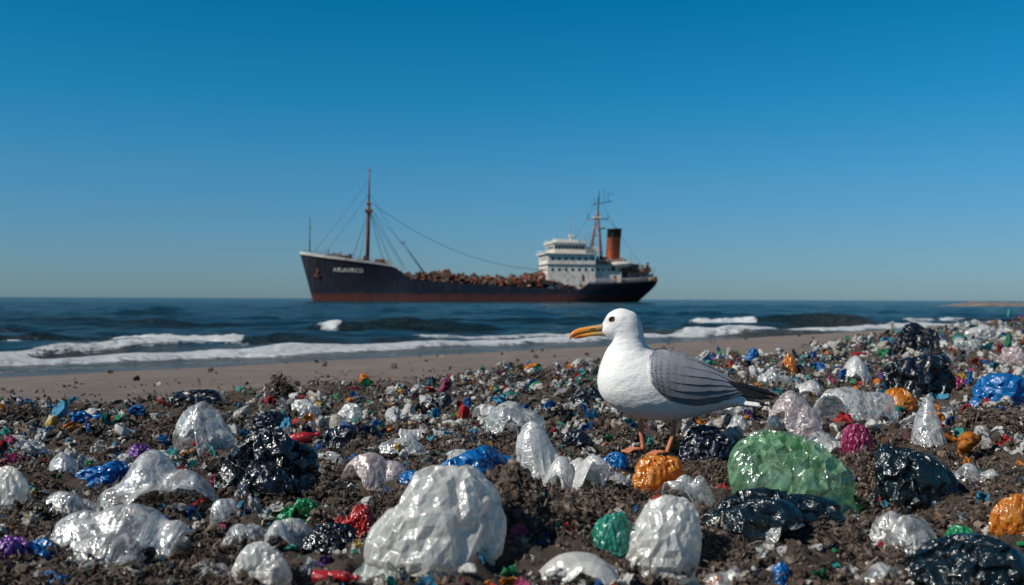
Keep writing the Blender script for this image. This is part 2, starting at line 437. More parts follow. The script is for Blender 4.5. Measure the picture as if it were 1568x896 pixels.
for yy, dx in ((-6.5, 0), (6.5, 0)):
    for e in (540, 552, 588, 604, 620): wire(P(566, 322), P(e, 400 if e < 600 else 412, yy), 0, .045, 2)
wire(P(571, 312), P(838, 410), 5.2, .07, 24); wire(P(568, 317), P(622, 412), 0, .05, 3); wire(P(568, 300), P(650, 418), 1, .05, 6)
wire(P(617, 371), P(569, 322), .3, .05, 4)
b.obj('foremast_rigging', MATS, ship)
b = MB()
for y_ in (-1.3, 1.3):
    b.tube([P(908, 385, y_), P(919, 318, y_*.2)], [.24, .18], 2, 6); b.tube([P(926, 400, y_), P(920, 318, y_*.2)], [.24, .18], 2, 6)
for q in np.linspace(0, 1, 6):
    xl = 908+11*q; xr = 926-6*q; yy = 385-67*q
    b.tube([P(xl, yy, -1.3*(1-.8*q)), P(xr, yy-3, -1.3*(1-.8*q))], .1, 2, 5); b.tube([P(xl, yy, -1.3*(1-.8*q)), P(xr, yy-14, -1.3*(1-.8*q))], .08, 2, 5)
b.tube([P(919.5, 322), P(921, 296), P(922, 284)], [.3, .2, .07], 3, 8)
b.tube([P(902, 331), P(936, 330)], .16, 2, 6); b.tube([P(908, 309, 0), P(942, 302, 0)], .14, 3, 6); b.tube([P(912, 345, -1), P(930, 345, -1)], .3, 6, 6)
b.box(P(912, 329, -.6), P(924, 326.5, .6), 1); b.tube([P(936, 330), P(936, 322)], .1, 3, 5); b.tube([P(904, 331), P(904, 321)], .1, 3, 5)
b.tube([P(930, 305), P(930, 283)], .07, 3, 5); b.tube([P(914, 308), P(914, 296)], .07, 3, 5); b.tube([P(936, 292), P(945, 291)], .08, 3, 5); b.tube([P(936, 303), P(936, 288)], .08, 3, 5)
for px, t_, bb in ((876, 328, 366), (885, 342, 366), (854, 352, 369), (889, 345, 370), (871, 352, 366), (899, 340, 376), (866, 358, 366), (906, 352, 385)):
    b.tube([P(px, bb, random.uniform(-3, 3)), P(px+random.uniform(-1, 1), t_, 0)], .08, 6, 5)
b.tube([P(877, 366), P(877, 357)], .5, 1, 8); b.box(P(873, 358, -1.4), P(881, 356, 1.4), 1)
b.tube([P(968, 413, -2), P(970, 385, -2)], [.2, .12], 6, 6); b.tube([P(986, 412, 0), P(986, 397, 0)], [.2, .12], 2, 6); b.tube([P(1008, 428), P(1012, 405)], .08, 3, 5)
wire(P(922, 300), P(1010, 424), 1.5, .045, 8); wire(P(921, 296), P(880, 366), .5, .045, 4); wire(P(920, 318), P(957, 348), .6, .045, 4)
b.obj('aft_mast_antennas', MATS, ship)
b = MB()
def rail(x0, x1, yb, h, y, m=6, step=5):
    for hh in (h, h*.55): b.tube([P(x0, yb-hh, y), P(x1, yb-hh, y)], .055, m, 4)
    for px in np.arange(x0, x1+.1, step): b.tube([P(px, yb, y), P(px, yb-h, y)], .06, m, 4)
for s_ in (-1, 1):
    rail(830, 912, 385.2, 5, 8.1*s_, 1); rail(841, 896, 368.6, 4.5, 7.2*s_, 1); rail(906, 961, 400.3, 5, 6.8*s_, 1); rail(951, 998, 411.5, 4.5, 5.8*s_, 6)
    for i in range(24):
        u0 = .775+.215*i/24; u1 = .775+.215*(i+1)/24
        p0 = hullpt(u0, 1.0); p1 = hullpt(u1, 1.0)
        b.tube([(p0[0], s_*p0[1], p0[2]+1.1), (p1[0], s_*p1[1], p1[2]+1.1)], .06, 1, 4); b.tube([(p0[0], s_*p0[1], p0[2]-.1), (p0[0], s_*p0[1], p0[2]+1.1)], .06, 1, 4)
    for i in range(20):
        u0 = .01+.23*i/20; u1 = .01+.23*(i+1)/20
        p0 = hullpt(u0, 1.0); p1 = hullpt(u1, 1.0)
        b.tube([(p0[0], s_*p0[1], p0[2]+.9), (p1[0], s_*p1[1], p1[2]+.9)], .05, 6, 4); b.tube([(p0[0], s_*p0[1], p0[2]-.1), (p0[0], s_*p0[1], p0[2]+.9)], .05, 6, 4)
for i in range(95):
    px = random.choice([random.uniform(500, 596), random.uniform(912, 1008), random.uniform(912, 1008), random.uniform(912, 1008)])
    base = sheer(px)+4 if px < 600 else (400 if px < 955 and random.random() < .5 else 412 if px < 995 else 428)
    s1 = random.uniform(.3, 1.2); y_ = random.uniform(-6, 3)
    x_, _, z_ = P(px, base)
    if random.random() < .5: b.box((x_-s1, y_-s1, z_), (x_+s1, y_+s1, z_+random.uniform(.8, 2.6)), random.choice([2, 6, 2, 3, 1]))
    else: b.tube([(x_, y_, z_), (x_, y_, z_+random.uniform(1, 3.2))], s1*.4, random.choice([2, 6, 3]), 8)
ax, _, azz = P(491, 419); h = bvh.ray_cast(Vector((ax, -30, azz)), Vector((0, 1, 0)))[0]; ay = (h.y if h else -3)-.2
b.tube([(ax, ay-.3, azz+1.4), (ax, ay, azz-1.0)], .22, 2, 6); b.tube([(ax-1, ay-.1, azz-.3), (ax, ay-.1, azz-1.2), (ax+1, ay-.1, azz-.3)], .2, 2, 6)
b.obj('rails_deck_gear', MATS, ship)
V, Fc = ICO[3]
for s_ in (-1, 1):
    lv_ = V.copy(); lv_[:, 2] = np.where(lv_[:, 2] > .25, .25+.25*(lv_[:, 2]-.25), lv_[:, 2])
    lx = P(936, 398)
    lb = fast_mesh('lifeboat', lv_*[3.6, 1.2, 1.3]+[lx[0]+3, 6.6*s_, lx[2]-.6], [Fc], mats=[white_m]); lb.parent = ship
bxV = np.array([(x, y, z) for x in (-1, 1) for y in (-1, 1) for z in (-1, 1)], float)
bxF = np.array([(0, 1, 3, 2), (4, 6, 7, 5), (0, 4, 5, 1), (2, 3, 7, 6), (0, 2, 6, 4), (1, 5, 7, 3)])
def randrot(m, g=rng):
    q = g.normal(size=(m, 4)); q /= np.linalg.norm(q, axis=1)[:, None]; w_, x, y, z = q.T
    return np.stack([np.stack([1-2*(y*y+z*z), 2*(x*y-z*w_), 2*(x*z+y*w_)], -1), np.stack([2*(x*y+z*w_), 1-2*(x*x+z*z), 2*(y*z-x*w_)], -1), np.stack([2*(x*z-y*w_), 2*(y*z+x*w_), 1-2*(x*x+y*y)], -1)], 1)
M = 4200
px = rng.uniform(609, 892, M); yy = rng.uniform(-7.9, 7, M)
top = np.interp(px, [605, 625, 665, 680, 700, 750, 790, 815, 835, 860, 893], [427, 420, 417, 414, 420, 424, 423, 418, 413, 427, 431])+2.5*np.sin(px*.31)+2*np.sin(px*.83+1)
bot = sheer(px)+3
yyf = (1-(yy/9.6)**2)**.6; q = rng.uniform(0, 1, M)**.6
py = bot+(top-bot)*q*yyf
sc = rng.uniform(.10, .6, (M, 3))*[1.8, 1, .6]
Vb = np.einsum('mij,mvj->mvi', randrot(M), bxV[None]*sc[:, None, :]) + np.stack([(px-740)*K, yy, (460-py)*K], -1)[:, None, :]
Fb = (bxF[None]+8*np.arange(M)[:, None, None]).reshape(-1, 4)
pal = np.array([(.12, .030, .016), (.17, .048, .022), (.03, .018, .015), (.24, .070, .032), (.09, .08, .075), (.012, .010, .010), (.26, .16, .11), (.05, .03, .025)])
n = NT('scrap_material'); scrap_m = n.fin(n.pr(n.attr('Col', True), .85))
sc_o = fast_mesh('scrap_cargo', Vb.reshape(-1, 3), [Fb], col=np.repeat(pal[rng.integers(0, 8, M)], 8, 0), smooth=False, mats=[scrap_m]); sc_o.parent = ship

# ------------------------------------------------------------------ seagull
KG = GY/F
def gp(px, py, y=0.0): return Vector(((px-1005)*KG, y*KG, (698-py)*KG))
gull = empty('seagull', (GX, GY, 0.012), (0, 0, R(3)))
def catmull(A, m):
    A = np.asarray(A, float); A2 = np.vstack([2*A[0]-A[1], A, 2*A[-1]-A[-2]]); out = []
    for i in range(1, len(A2)-2):
        for j in range(m):
            t_ = j/m; p0, p1, p2, p3 = A2[i-1], A2[i], A2[i+1], A2[i+2]
            out.append(.5*((2*p1)+(-p0+p2)*t_+(2*p0-5*p1+4*p2-p3)*t_**2+(-p0+3*p1-3*p2+p3)*t_**3))
    out.append(A2[-2]); return np.array(out)
def loft(rings, m=6, seg=40, y0=0.0):
    C = catmull(rings, m); V = []
    for bx, by, tx, ty, w_ in C:
        for j in range(seg):
            a = 2*math.pi*j/seg; cz, sy = math.cos(a), math.sin(a)
            V.append(gp((bx+tx)/2+(tx-bx)/2*cz, (by+ty)/2+(ty-by)/2*cz, y0+w_*sy))
    nr = len(C); Fs = []
    for i in range(nr-1):
        for j in range(seg):
            k = (j+1) % seg; Fs.append((i*seg+j, i*seg+k, (i+1)*seg+k, (i+1)*seg+j))
    V.append(sum((V[j] for j in range(seg)), Vector())/seg); V.append(sum((V[(nr-1)*seg+j] for j in range(seg)), Vector())/seg)
    for j in range(seg):
        k = (j+1) % seg; Fs.append((nr*seg, k, j)); Fs.append((nr*seg+1, (nr-1)*seg+j, (nr-1)*seg+k))
    return V, Fs, C
BR = [(921, 513, 921, 503, 5), (925, 518, 925, 495, 12), (931, 522.5, 932, 484.5, 18), (937, 526, 945, 477.8, 22), (936, 530, 960, 478.5, 23.5),
      (932, 536, 975, 487, 24.5), (927, 544, 983, 503, 26), (922, 556, 986, 521, 31), (917, 572, 992, 535, 39), (915, 592, 1006, 541, 46),
      (922, 612, 1025, 544, 51), (941, 629, 1046, 550, 54), (968, 641, 1066, 559, 53), (1002, 647.5, 1085, 570, 49), (1039, 646.5, 1103, 581, 41),
      (1071, 640.5, 1119, 592, 32), (1099, 633, 1132, 601, 24), (1121, 628, 1142, 608, 19), (1138, 626, 1151, 614, 17), (1158, 625, 1163, 620, 19)]
V, Fs, C = loft(BR, 8, 64)
Va = np.array([v[:] for v in V])
pxv = Va[:, 0]/KG+1005; pyv = 698-Va[:, 2]/KG; yv = np.abs(Va[:, 1])/KG
# soft clumping of the feathers as real relief
nrm_ = Va-np.array([0, 0, 0]); cy_ = np.stack([pxv*0, Va[:, 1], Va[:, 2]-np.interp(pxv, [920, 960, 1050, 1160], [190, 120, 95, 78])*KG], -1)
cy_ /= (np.linalg.norm(cy_, axis=1)[:, None]+1e-9)
rel = (fbm((pxv+pyv*.6)/9, (pyv-pxv*.35)/3.6+yv/7, 3, 97)-.5)*sst(925, 950, pxv)
Va = Va+cy_*(rel*2.4*KG)[:, None]
white = np.array([.80, .79, .77]); greym = np.array([.19, .205, .23])
topline = np.interp(pxv, [985, 1000, 1050, 1100, 1140], [528, 556, 578, 598, 606])
gm = sst(982, 1000, pxv+6*(fbm(pyv/5, pxv/9, 2, 90)-.5))*sst(5, -5, pyv-topline)*(1-sst(1130, 1142, pxv))
colv = white*(1-gm[:, None])+greym*gm[:, None]
de = np.exp(-(((pxv-931)/10)**2+((pyv-495)/5.5)**2))*.5
colv = colv*(1-de[:, None])+np.array([.30, .25, .21])*de[:, None]
n = NT('gull_plumage')
fb = n.noise(120, 6, n.coord((.5, 1, 1.1), (0, R(40), 0)), .7)
fb2 = n.noise(38, 3, n.coord((.6, 1, 1.1), (0, R(40), 0)), .6, .8)
cc = n.mix(n.rng(n.noise(300, 4, n.coord((.35, 1, 1.2), (0, R(40), 0)), .7), .35, .7, .0, .28), n.attr('Col', True), (.42, .40, .37, 1))
nb = n.bump(fb2, .45, .006); nb = n.bump(fb, .6, .004, nb)
plum = n.fin(n.pr(cc, .8, nb, Sheen_Weight=.15))
n = NT('gull_wing_plumage')
barb = n.noise(420, 4, n.coord((.18, 1, 1.0), (0, R(28), 0)), .7)
cc = n.mix(n.rng(barb, .35, .7, .0, .45), n.attr('Col', True), (.08, .085, .095, 1))
wingm = n.fin(n.pr(cc, .7, n.bump(barb, .5, .003), Sheen_Weight=.1))
body = fast_mesh('body', Va, [np.array([f for f in Fs if len(f) == 4]), np.array([f for f in Fs if len(f) == 3])], col=colv, mats=[plum]); body.parent = gull
bb = BVHTree.FromPolygons([tuple(v) for v in Va], [tuple(f) for f in Fs])
nu, nv = 180, 90
TX = [981, 988, 1000, 1022, 1046, 1068, 1090, 1112, 1132, 1150]; TY = [560, 547, 540, 538.5, 544, 553.5, 565, 579, 592, 602]
BX = [981, 987, 998, 1016, 1040, 1066, 1092, 1116, 1136, 1152]; BY = [572, 587, 600, 611, 619, 620.5, 617, 611, 607, 606]
for s_ in (-1, 1):
    W = np.zeros((nu, nv, 3)); uu = np.linspace(0, 1, nu)
    for i, q in enumerate(uu):
        q9 = q*9; tx, ty = np.interp(q9, range(10), TX), np.interp(q9, range(10), TY); bx, by = np.interp(q9, range(10), BX), np.interp(q9, range(10), BY)
        by += 1.4*abs(math.sin(q*22+.6*math.sin(q*9)))*(1 if q > .25 else 0)
        for j in range(nv):
            v_ = j/(nv-1); X_ = tx+(bx-tx)*v_; Y_ = ty+(by-ty)*v_
            p = gp(X_, Y_, 0); h = bb.ray_cast(Vector((p.x, s_*.5, p.z)), Vector((0, -s_, 0)))[0]
            yb = abs(h.y) if h else 0.0
            yfall = (14-10*q)*KG
            yb = max(yb, yfall if q > .3 or v_ > .1 else 2*KG)
            W[i, j] = (p.x, yb, p.z)
    yb = W[:, :, 1].copy()
    for _ in range(40):
        y2 = yb.copy(); y2[1:-1, 1:-1] = (yb[:-2, 1:-1]+yb[2:, 1:-1]+yb[1:-1, :-2]+yb[1:-1, 2:])/4
        y2[0, :] = yb[0, :]; y2[-1, 1:-1] = (yb[-1, :-2]+yb[-1, 2:])/2; yb = y2
    UU, VV = np.meshgrid(uu, np.linspace(0, 1, nv), indexing='ij')
    lip = sst(0, .10, UU)
    ph = VV*6.3+UU*2.2-.8+.35*fbm(UU*5, VV*3, 2, 93)
    fr = ph-np.floor(ph); long_ = sst(.34, .60, UU+.20*VV); ridge = fr**1.5*long_
    ph2 = UU*17+.9*np.sin(VV*3.1); rw = np.floor(ph2); ph3 = VV*11+.5*(rw % 2); sc_ = np.abs(ph3-np.floor(ph3)-.5)*2
    c0 = ph2+.45*sc_**2; cov = (c0-np.floor(c0))*(1-long_)
    off = (3.6*lip+1.5*ridge+.9*cov*sst(.03, .12, UU))*KG*np.clip((1-VV)/.04+.35, 0, 1)
    W[:, :, 1] = (yb+off)*s_
    edge_row = W[:, -1, :].copy(); edge_row[:, 1] -= s_*5*KG; edge_row[:, 2] += 2*KG
    cols = np.ones((nu, nv, 3))*greym
    cols *= (1+.10*(fr-.5)*long_)[:, :, None]*(1.30-.68*sst(.1, 1, VV))[:, :, None]*(1+.22*(cov-.4)*(1-long_))[:, :, None]*(.80+.4*fbm(UU*9, VV*5, 3, 94))[:, :, None]
    dl_ = (sst(.90, .98, fr)*long_*(.15+.50*sst(.55, .8, VV)))[:, :, None]; cols = cols*(1-dl_)+np.array([.05, .055, .06])*dl_
    tipd = (sst(.78, .92, UU)*.9)[:, :, None]; cols = cols*(1-tipd)+np.array([.014, .015, .017])*tipd
    fe = (1-sst(0, .16, UU+.12*(fbm(VV*18, UU*30, 2, 91)-.5)))[:, :, None]; cols = cols*(1-fe)+white*fe
    full = np.concatenate([W, edge_row[:, None, :]], 1); cfull = np.concatenate([cols, cols[:, -1:, :]*.8], 1)
    wo = fast_mesh('wing', full.reshape(-1, 3), [grid_faces(nu, nv+1)], col=cfull.reshape(-1, 3), mats=[wingm]); wo.parent = gull
blk = simple('gull_black_feather', (.008, .008, .010), .6, .3, 80)
wht = simple('gull_white_feather', (.78, .77, .75), .7, .06, 60)
def feather(x0, y0, x1, y1, wd, yoff, yoff1, m, b, curve=0.0, th=.8):
    nn = 18; V = []; d = Vector((x1-x0, y1-y0)); L = d.length; d /= L; nrm = Vector((-d.y, d.x))
    for i in range(nn):
        q = i/(nn-1); hw = wd*min(1, (q+.15)*3)*(1-q**3.5)**.7+.05
        cx = x0+(x1-x0)*q+nrm.x*curve*math.sin(math.pi*q); cy = y0+(y1-y0)*q+nrm.y*curve*math.sin(math.pi*q); yo = yoff+(yoff1-yoff)*q
        for (a, o) in ((-1, 0), (0, th), (1, 0), (0, -th)): V.append(gp(cx+nrm.x*hw*a, cy+nrm.y*hw*a, yo+o*(1 if q < .95 else .2)))
    Fq = [(i*4+j, i*4+(j+1) % 4, (i+1)*4+(j+1) % 4, (i+1)*4+j) for i in range(nn-1) for j in range(4)]
    b.add(V, Fq, m, True)
b = MB()
for s_ in (-1, 1):
    feather(1092, 590, 1194, 611, 5.5, 15*s_, 5*s_, 0, b, -3); feather(1098, 595, 1186, 616, 5.2, 16.5*s_, 7*s_, 0, b, -2)
    feather(1098, 600, 1174, 615, 5.0, 18*s_, 9*s_, 0, b, -1); feather(1085, 603, 1160, 612, 4.5, 20*s_, 12*s_, 0, b, 0)
    feather(1105, 612, 1180, 626, 3.4, 19*s_, 12*s_, 0, b, -2)
for k_ in range(-4, 5):
    feather(1110, 618, 1166-abs(k_), 622+abs(k_)*.6, 4.5, k_*3, k_*6, 1, b, 0, 2.5)
b.obj('tail_and_primary_feathers', [blk, wht], gull)
UB = [(929, 511, 930, 497, 7.5), (920, 511.5, 920, 501, 6.2), (908, 513, 908, 503.5, 4.8), (896, 515, 896, 505.5, 4.2), (886, 517.5, 886, 507.5, 3.8), (878, 520.5, 878, 511, 3.2), (873.5, 523.5, 873, 516, 2.2), (872.3, 526, 871.6, 522, .9)]
LB = [(928, 520.5, 928, 510.5, 6.8), (916, 519.5, 916, 511.5, 5.2), (904, 520, 904, 513, 4.2), (893, 522, 893, 515, 3.6), (884, 523, 884, 517, 2.8), (878, 523, 877.5, 520, 1.4)]
n = NT('gull_bill'); sp_ = n.n('ShaderNodeSeparateXYZ'); n.t.links.new(n.coord(), sp_.inputs[0])
cr = n.ramp(n.rng(sp_.outputs[0], (870-1005)*KG, (930-1005)*KG), [(0, (.52, .13, .015)), (.3, (.70, .24, .03)), (.6, (.60, .30, .07)), (.85, (.33, .24, .15)), (1, (.5, .45, .38))])
spot = n.math('MULTIPLY', n.rng(n.math('ABSOLUTE', n.math('SUBTRACT', sp_.outputs[0], (887-1005)*KG)), 0, .012, 1, 0), n.rng(sp_.outputs[2], (698-516)*KG, (698-520)*KG))
cr = n.mix(spot, cr, (.45, .03, .015, 1))
billm = n.fin(n.pr(cr, .35, n.bump(n.noise(200, 3, n.coord()), .2, .001)))
for nm, q in (('upper_bill', UB), ('lower_bill', LB)):
    V, Fs, _ = loft(q, 5, 20)
    b = MB(); b.add(V, Fs, 0, True); b.obj(nm, [billm], gull)
b = MB(); b.tube([gp(902, 508.6, -4.6), gp(910, 507.2, -5.3)], .5*KG, 0, 6); b.tube([gp(902, 508.6, 4.6), gp(910, 507.2, 5.3)], .5*KG, 0, 6); b.obj('nostril', [blk], gull)
iris = simple('gull_iris', (.24, .09, .025), .12, .3, 300); pup = simple('gull_pupil', (.004, .004, .004), .05, 0, 10); lid = simple('gull_eyelid', (.07, .035, .02), .5, .2, 200)
V3, F3 = ICO[4]
for s_ in (-1, 1):
    c_ = gp(934.5, 493.5, 0); h = bb.ray_cast(Vector((c_.x, s_*.5, c_.z)), Vector((0, -s_, 0)))
    p, nn_ = h[0], h[1]
    if nn_.y*s_ < 0: nn_ = -nn_
    p = np.array(p); nn_ = np.array(nn_)
    e0 = fast_mesh('eyelid', V3*np.array([5.9, 2.0, 4.6])*KG+p+nn_*-.4*KG, [F3], mats=[lid])
    e1 = fast_mesh('eye', V3*4.3*KG+p-nn_*1.6*KG, [F3], mats=[iris])
    e2 = fast_mesh('pupil', V3*np.array([2.8, 1.5, 2.8])*KG+p+nn_*1.75*KG, [F3], mats=[pup])
    for e in (e0, e1, e2): e.parent = gull
legm = simple('gull_leg', (.55, .19, .09), .5, .3, 120, bump=.4)
b = MB()
def leg(x0, y0, xk, yk, x1, yoff):
    b.tube([gp(x0, y0-16, yoff*.8), gp(x0, y0-4, yoff*.9), gp(x0, y0+6, yoff)], [13*KG, 8.5*KG, 3.2*KG], 1, 14)
    b.tube([gp(x0, y0, yoff), gp((x0+xk)/2, (y0+yk)/2, yoff), gp(xk, yk-3, yoff), gp(xk, yk, yoff), gp(xk, yk+4, yoff), gp((xk+x1)/2, (yk+696)/2, yoff), gp(x1, 690, yoff), gp(x1, 696, yoff)],
           [3.8*KG, 3.4*KG, 3.9*KG, 4.5*KG, 3.9*KG, 3.3*KG, 3.5*KG, 4.2*KG], 0, 12)
    tips = []
    for a in (-28, 0, 28):
        q = Vector((-math.cos(R(a)), math.sin(R(a))*1.0)); L = 34 if a == 0 else 29
        pts = [gp(x1+q.x*L*f_, 696-(2.0*math.sin(math.pi*f_)) if f_ < 1 else 698, yoff+q.y*L*f_) for f_ in (0, .35, .7, 1)]
        b.tube(pts, [3*KG, 2.4*KG, 2.2*KG, .9*KG], 0, 8); tips.append(pts)
    for i in (0, 1):
        A, B = tips[i], tips[i+1]
        V = [p+Vector((0, 0, .3*KG)) for p in A]+[p+Vector((0, 0, .3*KG)) for p in B]; b.add(V, [(k_, k_+1, k_+5, k_+4) for k_ in range(3)], 0, True)
    b.tube([gp(x1, 695, yoff), gp(x1+9, 696.5, yoff)], [2*KG, .8*KG], 0, 6)
leg(986, 640, 985, 664, 988, 16); leg(1031, 640, 1028, 664, 1020, -16)
b.obj('legs', [legm, wht], gull)

# ------------------------------------------------------------------ bags
def bag_mat(name, col, alpha=.2, transl=.4, rough=.25, scale=1.0, dirt=.5, bs=.6, gloss=.12, edge_op=.30):
    n = NT(name); cw = n.coord((scale, scale*.35, scale*.8), (.4, .7, .3)); cw2 = n.coord((scale*.3, scale, scale*1.3), (1.1, .3, .9))
    a = n.math('ABSOLUTE', n.math('SUBTRACT', n.noise(34, 3, cw, .55, 1.0), .5))
    c_ = n.math('ABSOLUTE', n.math('SUBTRACT', n.noise(80, 3, cw2, .6, 1.0), .5))
    h = n.math('ADD', n.math('MULTIPLY', a, -1.0), n.math('MULTIPLY', c_, -.5))
    nb = n.bump(h, bs, .013)
    dn = n.rng(n.noise(26, 9, n.coord(), .85), .56, .72)
    gz = n.n('ShaderNodeSeparateXYZ'); n.t.links.new(n.coord((1, 1, 1), (0, 0, 0), 'Generated'), gz.inputs[0])
    low = n.rng(gz.outputs[2], 0, .4, .6, 0)
    dm = n.math('MULTIPLY', n.math('ADD', dn, n.math('MULTIPLY', low, n.rng(n.noise(45, 6, n.coord(), .85), .4, .6)), True), dirt)
    cl = n.mix(n.rng(n.noise(9, 3, n.coord()), .3, .7), (*[x*.85 for x in col], 1), (*col, 1))
    cl = n.mix(dm, cl, (.13, .095, .07, 1))
    p = n.pr(cl, rough, nb, IOR=1.5)
    out = p
    if transl > 0:
        tr = n.n('ShaderNodeBsdfTranslucent'); n.inp(tr, 0, cl); n.t.links.new(nb, tr.inputs['Normal'])
        m = n.n('ShaderNodeMixShader'); n.inp(m, 0, transl); n.inp(m, 1, p); n.inp(m, 2, tr.outputs[0]); out = m.outputs[0]
    gl = n.n('ShaderNodeBsdfGlossy'); gl.inputs['Roughness'].default_value = rough*.6; n.inp(gl, 0, (1, 1, 1, 1)); n.t.links.new(nb, gl.inputs['Normal'])
    if alpha > 0:
        tp = n.n('ShaderNodeBsdfTransparent'); n.inp(tp, 0, (*[min(1, .5+.5*x/max(col)) for x in col], 1))
        af = n.math('MULTIPLY', n.rng(a, 0, .09, edge_op, 1.0), alpha)
        af = n.math('MULTIPLY', af, n.math('SUBTRACT', 1, dm))
        m = n.n('ShaderNodeMixShader'); n.inp(m, 0, af); n.inp(m, 1, out); n.inp(m, 2, tp.outputs[0]); out = m.outputs[0]
    m2 = n.n('ShaderNodeMixShader'); n.inp(m2, 0, gloss); n.inp(m2, 1, out); n.inp(m2, 2, gl.outputs[0]); out = m2.outputs[0]
    return n.fin(out)
BM = dict(
    milky=bag_mat('plastic_milky', (.86, .85, .80), .25, .45, .32, .5, .55, .34, .06),
    clear=bag_mat('plastic_clear', (.80, .81, .79), .82, .35, .18, .8, .5, .75, .11),
    white=bag_mat('plastic_white', (.84, .84, .82), .42, .38, .25, .8, .4, .7, .07),
    black=bag_mat('plastic_black', (.004, .005, .007), 0, 0, .24, .9, .04, .7, .05),
    navy=bag_mat('plastic_navy', (.004, .008, .019), 0, .05, .27, .9, .10, .7, .04),
    teal=bag_mat('plastic_dark_teal', (.004, .012, .016), .0, .05, .24, .9, .08, .7, .04),
    blue=bag_mat('plastic_blue', (.006, .18, .52), .15, .3, .27, .8, .15, .7, .05),
    green=bag_mat('plastic_green', (.02, .34, .13), .2, .35, .28, 1, .25, .6, .05),
    greenc=bag_mat('plastic_green_clear', (.30, .50, .30), .76, .35, .18, .5, .5, .32, .08),
    tealc=bag_mat('plastic_teal', (.04, .40, .30), .4, .4, .25, 1, .3, .5, .06),
    red=bag_mat('plastic_red', (.58, .02, .02), .1, .3, .3, 1, .3, .6, .05),
    orange=bag_mat('plastic_orange', (.88, .33, .02), .42, .4, .26, 1, .2, .6, .06),
    purple=bag_mat('plastic_purple', (.20, .05, .36), .2, .3, .3, 1, .3, .6, .05),
    pink=bag_mat('plastic_pink', (.48, .04, .16), .4, .35, .28, 1, .3, .6, .06),
    pinkc=bag_mat('plastic_pink_clear', (.78, .68, .67), .78, .35, .19, 1, .5, .7, .10),
)
def subdiv(Vref, Vp, Fc):
    E = np.sort(np.concatenate([Fc[:, [0, 1]], Fc[:, [1, 2]], Fc[:, [2, 0]]]), 1)
    Eu, inv = np.unique(E, axis=0, return_inverse=True); inv = inv.ravel()
    nf = len(Fc); m = inv.reshape(3, nf)+len(Vp)
    mr = (Vref[Eu[:, 0]]+Vref[Eu[:, 1]])/2; mr /= np.linalg.norm(mr, axis=1)[:, None]
    a, b_, c_ = Fc.T
    F2 = np.concatenate([np.stack([a, m[0], m[2]], 1), np.stack([b_, m[1], m[0]], 1), np.stack([c_, m[2], m[1]], 1), np.stack([m[0], m[1], m[2]], 1)])
    return np.concatenate([Vref, mr]), np.concatenate([Vp, (Vp[Eu[:, 0]]+Vp[Eu[:, 1]])/2]), F2
def relax(Vref, P_, Fc, excess, iters, conf, bend, g):
    E = np.unique(np.sort(np.concatenate([Fc[:, [0, 1]], Fc[:, [1, 2]], Fc[:, [2, 0]]]), 1), axis=0)
    i, j = E.T; nv = len(P_); L0 = np.linalg.norm(Vref[i]-Vref[j], axis=1)*excess
    val = np.bincount(i, minlength=nv)+np.bincount(j, minlength=nv)
    for it in range(iters):
        d = P_[j]-P_[i]; L = np.linalg.norm(d, axis=1)+1e-9
        c_ = d*(.5*(L-L0)/L*np.where(L < L0, .9, 1.0))[:, None]
        D = np.empty_like(P_); Sm = np.empty_like(P_)
        for k in range(3):
            D[:, k] = np.bincount(i, c_[:, k], nv)-np.bincount(j, c_[:, k], nv)
            Sm[:, k] = (np.bincount(i, P_[j, k], nv)+np.bincount(j, P_[i, k], nv))/val
        P_ = P_+D*(2.2/val)[:, None]+(Sm-P_)*bend*(1-.5*it/iters)
        P_ = conf(P_)
    return P_
